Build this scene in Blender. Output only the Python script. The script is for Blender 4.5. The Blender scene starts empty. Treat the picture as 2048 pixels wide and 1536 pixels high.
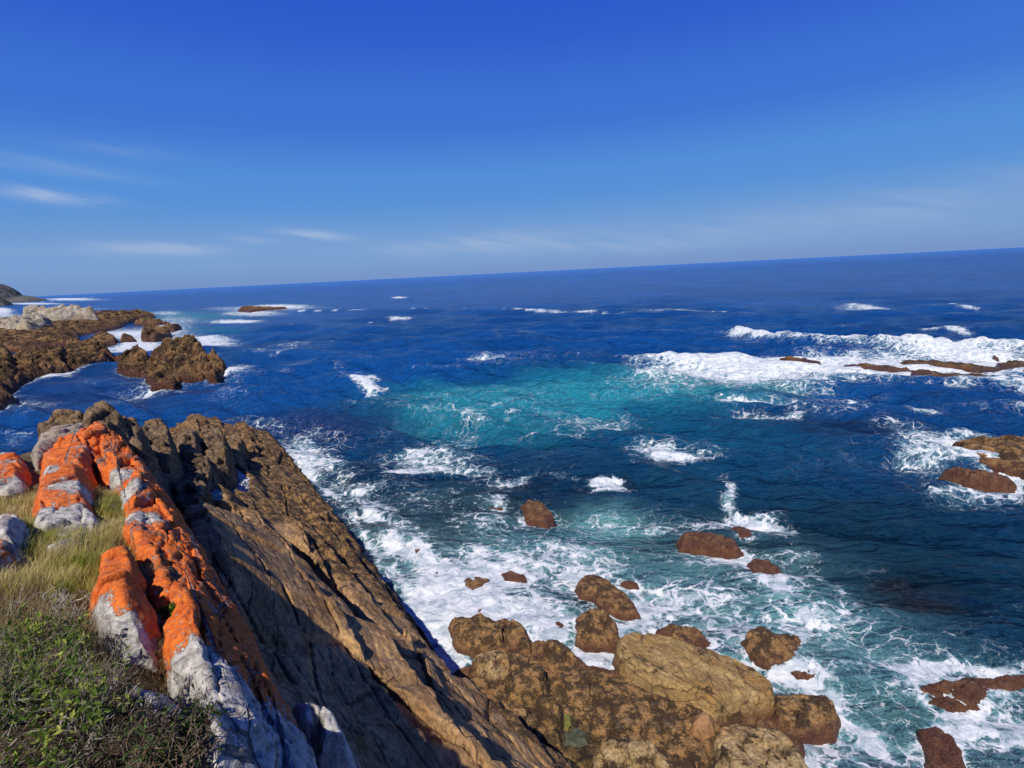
import bpy, math, random
import numpy as np
from mathutils import Matrix, Vector

# ------------------------------------------------------------------ camera / sky / sun / exposure
F = 1050.0          # focal length in pixels of a 2048 px wide picture
EYE = 12.0
ROLL = math.radians(2.85); PITCH = math.radians(11.98)
sc = bpy.context.scene
COL = sc.collection
cr, sr, cp, sp = math.cos(ROLL), math.sin(ROLL), math.cos(PITCH), math.sin(PITCH)
FWD = np.array([0, cp, -sp]); UP0 = np.array([0, sp, cp]); RT0 = np.array([1.0, 0, 0])
RT = cr*RT0 - sr*UP0; UP = sr*RT0 + cr*UP0
cam = bpy.data.cameras.new('camera'); cam.sensor_width = 36; cam.lens = 36*F/2048
cam.clip_start = 0.05; cam.clip_end = 100000
camo = bpy.data.objects.new('camera', cam); COL.objects.link(camo)
m = Matrix(((RT[0], UP[0], -FWD[0], 0), (RT[1], UP[1], -FWD[1], 0), (RT[2], UP[2], -FWD[2], EYE), (0, 0, 0, 1)))
camo.matrix_world = m
sc.camera = camo
sc.view_settings.view_transform = 'Standard'; sc.view_settings.look = 'None'
sc.view_settings.gamma = 1.0; sc.view_settings.exposure = 0.12
sc.cycles.transparent_max_bounces = 8; sc.cycles.max_bounces = 4; sc.cycles.diffuse_bounces = 2
sc.cycles.glossy_bounces = 2; sc.cycles.use_denoising = True
sc.render.image_settings.file_format = 'PNG'

SUNL = Vector((0.24, 0.78, -1.0)).normalized()          # the way the light travels
sun = bpy.data.lights.new('sun', 'SUN'); sun.energy = 5.0; sun.angle = math.radians(0.53); sun.color = (1.0, 0.95, 0.87)
suno = bpy.data.objects.new('sun', sun); COL.objects.link(suno)
suno.rotation_euler = (-SUNL).to_track_quat('Z', 'Y').to_euler(); suno.location = (0, -20, 60)
s_el = math.asin(-SUNL.z); s_az = math.atan2(-SUNL.x, -SUNL.y)

w = bpy.data.worlds.new('World'); sc.world = w; w.use_nodes = True
nt = w.node_tree; nt.nodes.clear()
def wn(t, **k):
    n = nt.nodes.new(t)
    for a, b in k.items(): setattr(n, a, b)
    return n
sky = wn('ShaderNodeTexSky', sky_type='NISHITA'); sky.sun_disc = False
sky.sun_elevation = s_el; sky.sun_rotation = s_az; sky.altitude = 0
sky.air_density = 1.0; sky.dust_density = 0.3; sky.ozone_density = 3.0
hs = wn('ShaderNodeHueSaturation'); hs.inputs['Saturation'].default_value = 1.22; hs.inputs['Hue'].default_value = 0.506
nt.links.new(sky.outputs[0], hs.inputs['Color'])
# thin cirrus streaks, laid out on the sky's own directions
tc = wn('ShaderNodeTexCoord')
sepd = wn('ShaderNodeSeparateXYZ'); nt.links.new(tc.outputs['Generated'], sepd.inputs[0])
def wmath(op, a, b=None, c=None, clamp=False):
    n = wn('ShaderNodeMath', operation=op); n.use_clamp = clamp
    for i, v in enumerate((a, b, c)):
        if v is None: continue
        if isinstance(v, (int, float)): n.inputs[i].default_value = v
        else: nt.links.new(v, n.inputs[i])
    return n.outputs[0]
az_ = wmath('ARCTAN2', sepd.outputs['X'], sepd.outputs['Y'])
el_ = wmath('ARCSINE', sepd.outputs['Z'])
comb = wn('ShaderNodeCombineXYZ')
nt.links.new(wmath('MULTIPLY', az_, 5.0), comb.inputs[0])
nt.links.new(wmath('ADD', wmath('MULTIPLY', el_, 42.0), wmath('MULTIPLY', az_, 9.0)), comb.inputs[1])
cn = wn('ShaderNodeTexNoise'); cn.inputs['Scale'].default_value = 1.0; cn.inputs['Detail'].default_value = 7; cn.inputs['Roughness'].default_value = 0.55
cn.inputs['Distortion'].default_value = 0.4
nt.links.new(comb.outputs[0], cn.inputs['Vector'])
def ang(px, py):
    d = FWD + (px-1024)/F*RT - (py-768)/F*UP
    d = d/np.linalg.norm(d)
    return math.atan2(d[0], d[1]), math.asin(d[2])
acc = None
# (centre px, length px, height px, slope, strength)
for px, py, rx, ry, sl, st in [(130, 395, 95, 13, 0.10, 0.52), (60, 385, 100, 16, 0.10, 0.22), (330, 497, 120, 13, 0.02, 0.30),
                               (630, 470, 72, 10, 0.08, 0.40), (500, 480, 70, 9, 0.05, 0.16), (150, 500, 170, 14, 0.0, 0.16),
                               (1000, 480, 190, 20, -0.09, 0.24), (1500, 450, 420, 32, -0.16, 0.14), (240, 300, 130, 16, 0.12, 0.12),
                               (110, 335, 200, 20, 0.14, 0.14), (1080, 495, 300, 14, -0.02, 0.16), (1900, 400, 250, 40, -0.2, 0.12)]:
    a0, e0 = ang(px, py); a1, e1 = ang(px+rx, py+rx*sl); a2, e2 = ang(px, py-ry)
    L = math.hypot(a1-a0, e1-e0); cx, sx = (a1-a0)/L, (e1-e0)/L; hh = abs(e2-e0)
    da = wmath('SUBTRACT', az_, a0); de = wmath('SUBTRACT', el_, e0)
    u = wmath('DIVIDE', wmath('ADD', wmath('MULTIPLY', da, cx), wmath('MULTIPLY', de, sx)), L)
    v = wmath('DIVIDE', wmath('SUBTRACT', wmath('MULTIPLY', de, cx), wmath('MULTIPLY', da, sx)), hh)
    r2 = wmath('ADD', wmath('MULTIPLY', u, u), wmath('MULTIPLY', v, v))
    g = wmath('MULTIPLY', wmath('EXPONENT', wmath('MULTIPLY', r2, -1.1)), st)
    acc = g if acc is None else wmath('ADD', acc, g)
cm = wn('ShaderNodeMapRange'); cm.inputs['From Min'].default_value = 0.32; cm.inputs['From Max'].default_value = 0.68
nt.links.new(cn.outputs['Fac'], cm.inputs[0])
cfac = wmath('MULTIPLY', acc, cm.outputs[0], clamp=True)
rmp = wn('ShaderNodeValToRGB'); rmp.color_ramp.interpolation = 'EASE'
nt.links.new(wmath('MULTIPLY', el_, 1/1.2, clamp=True), rmp.inputs[0])
SKYC = [(0.0, (1.5, 2.75, 5.6)), (.035, (1.7, 3.25, 6.2)), (.13, (.80, 2.6, 6.6)), (.22, (.46, 1.62, 6.35)), (.34, (.25, 1.0, 5.8)), (.6, (.12, .50, 3.9)), (1.0, (.06, .26, 2.6))]
while len(rmp.color_ramp.elements) < len(SKYC): rmp.color_ramp.elements.new(.5)
for e_, (p_, c_) in zip(rmp.color_ramp.elements, SKYC): e_.position = p_; e_.color = (*[v/8 for v in c_], 1)
rsc = wn('ShaderNodeMix', data_type='RGBA', blend_type='MULTIPLY'); rsc.inputs['Factor'].default_value = 1; rsc.inputs['B'].default_value = (8, 8, 8, 1)
nt.links.new(rmp.outputs[0], rsc.inputs['A'])
smx = wn('ShaderNodeMix', data_type='RGBA'); smx.inputs['Factor'].default_value = .95
nt.links.new(hs.outputs[0], smx.inputs['A']); nt.links.new(rsc.outputs['Result'], smx.inputs['B'])
mx = wn('ShaderNodeMix', data_type='RGBA'); mx.inputs['B'].default_value = (6.6, 7.0, 7.4, 1)
nt.links.new(cfac, mx.inputs['Factor']); nt.links.new(smx.outputs['Result'], mx.inputs['A'])
bg = wn('ShaderNodeBackground'); bg.inputs['Strength'].default_value = 0.095
nt.links.new(mx.outputs['Result'], bg.inputs['Color'])
wo = wn('ShaderNodeOutputWorld'); nt.links.new(bg.outputs[0], wo.inputs[0])

# ------------------------------------------------------------------ geometry helpers
def P(px, py, z=0.0):
    d = FWD + (px-1024)/F*RT - (py-768)/F*UP
    k = (z-EYE)/d[2]
    return np.array([k*d[0], k*d[1], z])
NV = np.array([.827, .562]); DV = np.array([-.562, .827])      # across and along the rock strata
def ST(s, t): return s*NV + t*DV

def _hash(ix, iy, iz, seed):
    h = (ix.astype(np.uint32)*np.uint32(374761393) + iy.astype(np.uint32)*np.uint32(668265263)
         + iz.astype(np.uint32)*np.uint32(2147483647) + np.uint32((seed*1274126177) & 0xffffffff))
    h = (h ^ (h >> np.uint32(13)))*np.uint32(1274126177)
    h ^= h >> np.uint32(16); h = h*np.uint32(2246822519); h ^= h >> np.uint32(13)
    return h
_G = np.random.RandomState(7).normal(size=(256, 3)).astype(np.float32); _G /= np.linalg.norm(_G, axis=1)[:, None]
def perlin(x, y, z, seed=0):
    x = np.asarray(x, np.float32); y = np.asarray(y, np.float32); z = np.asarray(z, np.float32)
    x, y, z = np.broadcast_arrays(x, y, z)
    fx = np.floor(x); fy = np.floor(y); fz = np.floor(z)
    ix = fx.astype(np.int64); iy = fy.astype(np.int64); iz = fz.astype(np.int64)
    x = x-fx; y = y-fy; z = z-fz
    u = x*x*x*(x*(x*6-15)+10); v = y*y*y*(y*(y*6-15)+10); q = z*z*z*(z*(z*6-15)+10)
    out = 0
    for i in (0, 1):
        for j in (0, 1):
            for k in (0, 1):
                g = _G[_hash(ix+i, iy+j, iz+k, seed) & np.uint32(255)]
                d = g[..., 0]*(x-i) + g[..., 1]*(y-j) + g[..., 2]*(z-k)
                out = out + d*(u if i else 1-u)*(v if j else 1-v)*(q if k else 1-q)
    return out*1.6
def fbm(x, y, z, octv=4, seed=0, rough=.5, ridged=False):
    a = 1.0; t = 0; o = 0
    for i in range(octv):
        n = perlin(x, y, z, seed+i*17)
        if ridged: n = 1-2*np.abs(n)
        o = o + a*n; t += a; a *= rough; x = x*2.03; y = y*2.03; z = z*2.03
    return o/t
def voro(x, y, seed=0, jit=.9):
    ix = np.floor(x).astype(np.int64); iy = np.floor(y).astype(np.int64)
    f1 = np.full(x.shape, 9.0); f2 = np.full(x.shape, 9.0); cid = np.zeros(x.shape)
    for i in (-1, 0, 1):
        for j in (-1, 0, 1):
            h = _hash(ix+i, iy+j, ix*0, seed)
            rx = (h & np.uint32(1023))/1023.; ry = ((h >> np.uint32(10)) & np.uint32(1023))/1023.
            rr = ((h >> np.uint32(20)) & np.uint32(1023))/1023.
            d = np.hypot(ix+i+.5+(rx-.5)*jit-x, iy+j+.5+(ry-.5)*jit-y)
            c = d < f1
            f2 = np.where(c, f1, np.minimum(f2, d)); cid = np.where(c, rr, cid); f1 = np.where(c, d, f1)
    return f1, f2, cid
def sstep(a, b, x):
    t = np.clip((x-a)/(b-a), 0, 1); return t*t*(3-2*t)
def sdist(x, y, poly):
    """signed distance to a polygon, positive inside"""
    best = np.full(x.shape, 1e18); inside = np.zeros(x.shape, bool)
    n = len(poly)
    for i in range(n):
        ax, ay = poly[i][:2]; bx, by = poly[(i+1) % n][:2]
        dx, dy = bx-ax, by-ay; L = dx*dx+dy*dy+1e-12
        t = np.clip(((x-ax)*dx+(y-ay)*dy)/L, 0, 1)
        best = np.minimum(best, (x-ax-t*dx)**2+(y-ay-t*dy)**2)
        c = (ay > y) != (by > y)
        xi = ax+(y-ay)*dx/(dy if abs(dy) > 1e-12 else 1e-12)
        inside ^= c & (x < xi)
    d = np.sqrt(best)
    return np.where(inside, d, -d)
def polydist(x, y, pts):
    best = np.full(x.shape, 1e18)
    for (ax, ay), (bx, by) in zip(pts[:-1], pts[1:]):
        dx, dy = bx-ax, by-ay; t = np.clip(((x-ax)*dx+(y-ay)*dy)/(dx*dx+dy*dy+1e-12), 0, 1)
        best = np.minimum(best, (x-ax-t*dx)**2+(y-ay-t*dy)**2)
    return np.sqrt(best)
def interp_surface(pts):
    """height through scattered points: least-squares plane plus inverse-distance residual"""
    A = np.array(pts, float); c = A[:, :2].mean(0)
    M = np.c_[A[:, :2]-c, np.ones(len(A))]
    k = np.linalg.lstsq(M.T@M+np.diag([.05, .05, 0]), M.T@A[:, 2], rcond=None)[0]
    res = A[:, 2]-M@k
    def f(x, y):
        z = k[0]*(x-c[0])+k[1]*(y-c[1])+k[2]; wsum = 0; r = 0
        for (px, py, _), q in zip(A, res):
            wt = 1/((x-px)**2+(y-py)**2+.05)**1.5; wsum = wsum+wt; r = r+wt*q
        return z+r/wsum
    return f

def tag(o, label=None, cat=None, group=None, kind=None):
    if label: o['label'] = label
    if cat: o['category'] = cat
    if group: o['group'] = group
    if kind: o['kind'] = kind
    return o
def mesh_grid(name, X, Y, Z, mat, keep=None, attrs=None, colattr=None, parent=None):
    r, c = X.shape
    idx = np.arange(r*c).reshape(r, c)
    q = np.stack([idx[:-1, :-1], idx[:-1, 1:], idx[1:, 1:], idx[1:, :-1]], -1).reshape(-1, 4)
    V = np.stack([X, Y, Z], -1).reshape(-1, 3)
    # faces look up
    a = V[q[len(q)//2]]; n = np.cross(a[1]-a[0], a[3]-a[0])
    if n[2] < 0: q = q[:, ::-1]
    if keep is not None:
        q = q[keep.reshape(-1)[q].all(1)]
        used = np.zeros(len(V), bool); used[q.reshape(-1)] = True
        remap = np.cumsum(used)-1; q = remap[q]; V = V[used]
    else: used = np.ones(len(V), bool)
    return mesh_raw(name, V, q, mat, {k: v.reshape(-1)[used] for k, v in (attrs or {}).items()},
                    {k: v.reshape(-1, 3)[used] for k, v in (colattr or {}).items()}, parent)
def mesh_raw(name, V, q, mat, attrs=None, colattr=None, parent=None, smooth=True):
    me = bpy.data.meshes.new(name)
    k = q.shape[1]
    me.vertices.add(len(V)); me.vertices.foreach_set('co', np.ascontiguousarray(V, np.float32).ravel())
    me.loops.add(q.size); me.loops.foreach_set('vertex_index', np.ascontiguousarray(q, np.int32).ravel())
    me.polygons.add(len(q)); me.polygons.foreach_set('loop_start', np.arange(0, q.size, k, dtype=np.int32))
    me.polygons.foreach_set('loop_total', np.full(len(q), k, np.int32))
    me.update(calc_edges=True)
    me.polygons.foreach_set('use_smooth', np.full(len(q), smooth, bool))
    for nme, v in (attrs or {}).items():
        a = me.attributes.new(nme, 'FLOAT', 'POINT'); a.data.foreach_set('value', np.ascontiguousarray(v, np.float32))
    for nme, v in (colattr or {}).items():
        a = me.attributes.new(nme, 'FLOAT_COLOR', 'POINT')
        a.data.foreach_set('color', np.c_[v, np.ones(len(v))].astype(np.float32).ravel())
    me.materials.append(mat)
    o = bpy.data.objects.new(name, me); COL.objects.link(o)
    if parent: o.parent = parent
    return o

# ------------------------------------------------------------------ materials
class NT:
    def __init__(s, name):
        s.m = bpy.data.materials.new(name); s.m.use_nodes = True; s.t = s.m.node_tree; s.t.nodes.clear()
        s.out = s.t.nodes.new('ShaderNodeOutputMaterial')
    def n(s, t, **k):
        x = s.t.nodes.new(t)
        for a, b in k.items(): setattr(x, a, b)
        return x
    def l(s, a, b): s.t.links.new(a, b)
    def put(s, v, sock):
        if v is None: return
        if isinstance(v, bpy.types.NodeSocket): s.l(v, sock)
        elif isinstance(v, tuple) and len(v) == 3 and sock.type == 'RGBA': sock.default_value = (*v, 1)
        else: sock.default_value = v
    def math(s, op, a, b=None, clamp=False):
        x = s.n('ShaderNodeMath', operation=op); x.use_clamp = clamp
        s.put(a, x.inputs[0]); s.put(b, x.inputs[1]); return x.outputs[0]
    def attr(s, name, out='Fac'):
        x = s.n('ShaderNodeAttribute'); x.attribute_name = name; return x.outputs[out]
    def pos(s): return s.n('ShaderNodeNewGeometry').outputs['Position']
    def mapping(s, v, scale=(1, 1, 1), rot=(0, 0, 0), loc=(0, 0, 0)):
        x = s.n('ShaderNodeMapping'); x.inputs['Scale'].default_value = scale; x.inputs['Rotation'].default_value = rot
        x.inputs['Location'].default_value = loc; s.l(v, x.inputs[0]); return x.outputs[0]
    def noise(s, v, scale, detail=4, rough=.55, dist=0., out='Fac'):
        x = s.n('ShaderNodeTexNoise'); s.l(v, x.inputs['Vector']); x.inputs['Scale'].default_value = scale
        x.inputs['Detail'].default_value = detail; x.inputs['Roughness'].default_value = rough; x.inputs['Distortion'].default_value = dist
        return x.outputs[out]
    def voro(s, v, scale, feature='F1', out='Distance', rnd=1.0, detail=0):
        x = s.n('ShaderNodeTexVoronoi', feature=feature); s.l(v, x.inputs['Vector']); x.inputs['Scale'].default_value = scale
        x.inputs['Randomness'].default_value = rnd
        if detail: x.inputs['Detail'].default_value = detail
        return x.outputs[out]
    def ramp(s, v, a, b, smooth=True, c=0., d=1., mx=None):
        if mx is not None: return s.math('MULTIPLY', s.ramp(v, a, b, smooth, c, d), s.math('SUBTRACT', 1.0, s.math('MULTIPLY', mx, .92)))
        x = s.n('ShaderNodeMapRange'); x.interpolation_type = 'SMOOTHSTEP' if smooth else 'LINEAR'
        s.put(v, x.inputs[0]); s.put(a, x.inputs[1]); s.put(b, x.inputs[2]); x.inputs[3].default_value = c; x.inputs[4].default_value = d
        return x.outputs[0]
    def mix(s, f, a, b):
        x = s.n('ShaderNodeMix', data_type='RGBA'); s.put(f, x.inputs['Factor']); s.put(a, x.inputs['A']); s.put(b, x.inputs['B'])
        return x.outputs['Result']
    def bump(s, h, strength, dist, prev=None):
        x = s.n('ShaderNodeBump'); x.inputs['Strength'].default_value = strength; x.inputs['Distance'].default_value = dist
        s.l(h, x.inputs['Height'])
        if prev is not None: s.l(prev, x.inputs['Normal'])
        return x.outputs[0]
    def bsdf(s, col, rough=.8, spec=.3, normal=None):
        x = s.n('ShaderNodeBsdfPrincipled'); s.put(col, x.inputs['Base Color']); s.put(rough, x.inputs['Roughness'])
        s.put(spec, x.inputs['Specular IOR Level'])
        if normal is not None: s.l(normal, x.inputs['Normal'])
        return x
    def fin(s, b): s.l(b.outputs[0] if hasattr(b, 'outputs') else b, s.out.inputs[0]); return s.m

STRIKE = math.atan2(DV[0], DV[1])     # rotation that turns the strata direction onto +Y
def rock_material(name, base, alt, dark, fine=1.0, bump=1.0, strata=True, lichen=False, crust=True, ochre=(.33, .17, .045), rough=.85,
                  pale=(.42, .37, .28), far=1.0, wet=None):
    """wet-to-dry shore rock; the mesh attribute 'crust' sets where barnacles and mussels grow, 'lichen' where the orange lichen does"""
    T = NT(name); p = T.pos(); wet_ = wet or far
    ps = T.mapping(p, rot=(0, 0, STRIKE), scale=(1, 1, 1))
    st = T.mapping(ps, scale=(1.0, .30, 1.2)) if strata else p
    n1 = T.noise(st, 2.2/far, 8, .62, .3); n2 = T.noise(p, .9/far, 5, .6); n3 = T.noise(p, 34*fine/far, 4, .65)
    n4 = T.noise(T.mapping(ps, scale=(1.0, .5, 1.)) if strata else p, 13*fine/far, 6, .7)
    c = T.mix(T.ramp(n1, .38, .64), base, alt)
    c = T.mix(T.math('MULTIPLY', T.ramp(n2, .52, .68), .65), c, ochre)
    c = T.mix(T.math('MULTIPLY', T.ramp(n4, .62, .40), .55), c, dark)
    # fine cracks
    cr_ = T.voro(T.mapping(st, scale=(1.1/far, .45/far, .8/far)), 1.0, 'DISTANCE_TO_EDGE')
    crack = T.ramp(T.math('ADD', cr_, T.math('MULTIPLY', T.math('SUBTRACT', n1, .5), .10)), .0, .012, c=1, d=0)
    cr2 = T.voro(T.mapping(ps, scale=(2.3/far, .8/far, 1.6/far), loc=(3.3, 1.7, 0)), 1.0, 'DISTANCE_TO_EDGE')
    crk2 = T.math('MULTIPLY', T.ramp(T.math('ADD', cr2, T.math('MULTIPLY', T.math('SUBTRACT', n1, .5), .06)), .0, .016, c=1, d=0), T.ramp(n2, .44, .54))
    crack = T.math('MAXIMUM', crack, T.math('MULTIPLY', crk2, .8)) if not lichen else crack
    if strata: c = T.mix(T.math('MULTIPLY', crack, .8), c, dark)
    h = T.math('ADD', T.math('MULTIPLY', n4, .6), T.math('MULTIPLY', n3, .4))
    if crust:
        k = T.attr('crust')
        b1 = T.voro(p, 34*fine/far, 'F1'); b1c = T.voro(p, 34*fine/far, 'F1', 'Color')
        b2 = T.noise(p, 2.6/far, 7, .72); b3 = T.noise(p, 26*fine/far, 5, .75)
        gold = T.mix(T.ramp(b3, .36, .62), (.13, .064, .022), (.56, .32, .115))
        gold = T.mix(T.math('MULTIPLY', T.ramp(b2, .50, .66), .75), gold, (.44, .20, .04))
        sepc = T.n('ShaderNodeSeparateColor'); T.l(b1c, sepc.inputs[0])
        spk = T.math('MULTIPLY', T.ramp(sepc.outputs[0], .72, .80), T.ramp(b1, .45, .25))
        gold = T.mix(spk, gold, (.50, .38, .24))
        muss = T.ramp(T.math('ADD', T.noise(p, 2.6/far, 7, .72), T.math('MULTIPLY', T.math('SUBTRACT', b3, .5), .75)), .47, .51)
        gold = T.mix(T.math('MULTIPLY', muss, .9), gold, (.022, .016, .012))
        kk = T.ramp(T.math('ADD', k, T.math('MULTIPLY', T.math('SUBTRACT', b2, .5), 1.4)), .42, .58)
        c = T.mix(kk, c, gold)
        h = T.math('ADD', h, T.math('MULTIPLY', kk, T.math('SUBTRACT', T.math('MULTIPLY', b3, 1.2), T.math('MULTIPLY', b1, .8))))
        # pale barnacle speckle on bare rock
        sp2 = T.math('MULTIPLY', T.ramp(T.noise(p, 3.0/far, 5, .7), .54, .66), T.ramp(T.noise(p, 60*fine/far, 2, .6), .56, .64))
        c = T.mix(T.math('MULTIPLY', sp2, T.math('MULTIPLY', T.ramp(k, .12, .45), .8)), c, pale)
        # the strip the swell wets: dark red-brown weed
        sx = T.n('ShaderNodeSeparateXYZ'); T.l(p, sx.inputs[0])
        wet = T.ramp(T.math('ADD', sx.outputs[2], T.math('MULTIPLY', T.math('SUBTRACT', b2, .5), .5*(wet_))), .10*wet_, .45*wet_, c=1, d=0)
        c = T.mix(T.math('MULTIPLY', wet, .7), c, (.060, .019, .012))
        red = T.ramp(T.math('ADD', sx.outputs[2], T.math('MULTIPLY', T.math('SUBTRACT', b2, .5), .9*wet_)), .30*wet_, .85*wet_, c=1, d=0)
        c = T.mix(T.math('MULTIPLY', T.math('MULTIPLY', red, .38), kk), c, T.mix(T.ramp(b3, .38, .62), (.055, .018, .012), (.26, .105, .065)))
        rough = T.ramp(wet, 0., 1., c=.85, d=.35)
    if lichen:
        k = T.attr('lichen')
        l1 = T.noise(T.mapping(ps, scale=(1.5, .45, 1.)), 1.9, 8, .70); l2 = T.noise(p, 26, 6, .75); l3 = T.noise(p, 9, 6, .7)
        whitish = T.mix(T.ramp(l3, .35, .65), (.21, .19, .17), (.56, .525, .47))
        whitish = T.mix(T.math('MULTIPLY', T.ramp(T.noise(p, 5, 7, .75), .58, .66), .55), whitish, (.10, .09, .08))
        whitish = T.mix(T.math('MULTIPLY', crack, .7), whitish, (.05, .045, .04))
        c = T.mix(T.attr('bare'), whitish, c)
        orange = T.mix(T.ramp(l3, .32, .68), (.46, .072, .008), (.74, .185, .024))
        orange = T.mix(T.math('MULTIPLY', T.ramp(T.noise(p, 4.2, 6, .7), .56, .7), .6), orange, (.30, .05, .010))
        lk = T.ramp(T.math('ADD', T.math('ADD', k, T.math('MULTIPLY', T.math('SUBTRACT', l1, .5), 1.7)), T.math('MULTIPLY', T.math('SUBTRACT', l2, .5), 1.2)), .43, .53)
        fl = T.math('MULTIPLY', T.ramp(T.noise(p, 46, 3, .6), .58, .63), T.ramp(T.noise(p, 3.3, 5, .7), .45, .55))
        lk = T.math('MULTIPLY', lk, T.math('SUBTRACT', 1.0, fl))
        lk = T.math('MULTIPLY', lk, T.math('SUBTRACT', 1.0, T.math('MULTIPLY', crack, .8)))
        c = T.mix(lk, c, orange)
        h = T.math('ADD', h, T.math('MULTIPLY', lk, .25))
    if strata: h = T.math('SUBTRACT', h, T.math('MULTIPLY', crack, 1.2))
    nrm = T.bump(h, .85*bump, .05*far)
    nrm = T.bump(T.noise(p, 120*fine/far, 3, .7), .45*bump, .006*far, nrm)
    return T.fin(T.bsdf(c, rough, .28, nrm))
M_LICH = rock_material('lichen_rock', (.20, .135, .085), (.30, .21, .14), (.045, .032, .024), lichen=True, crust=False)
M_SLAB = rock_material('strata_rock', (.29, .158, .064), (.52, .315, .145), (.035, .024, .016))
M_KNOB = rock_material('dark_boulder_rock', (.14, .09, .05), (.27, .18, .10), (.022, .015, .010), strata=True, crust=True, fine=1.2)
M_REEF = rock_material('barnacle_rock', (.18, .11, .055), (.27, .17, .08), (.035, .02, .012), strata=False, wet=.5)
M_RED = rock_material('red_weed_rock', (.18, .10, .055), (.27, .15, .08), (.035, .02, .012), strata=False, wet=1.25)
M_YEL = rock_material('yellow_slab_rock', (.26, .165, .060), (.42, .285, .12), (.12, .07, .03), strata=True)
M_MID = rock_material('surf_ledge_rock', (.050, .034, .026), (.12, .075, .045), (.03, .02, .012), strata=False, far=2.2, wet=.9)
M_FAR = rock_material('distant_reef_rock', (.15, .11, .072), (.30, .225, .145), (.02, .015, .012), far=7., bump=1.3, wet=3., ochre=(.32, .21, .10))

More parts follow.
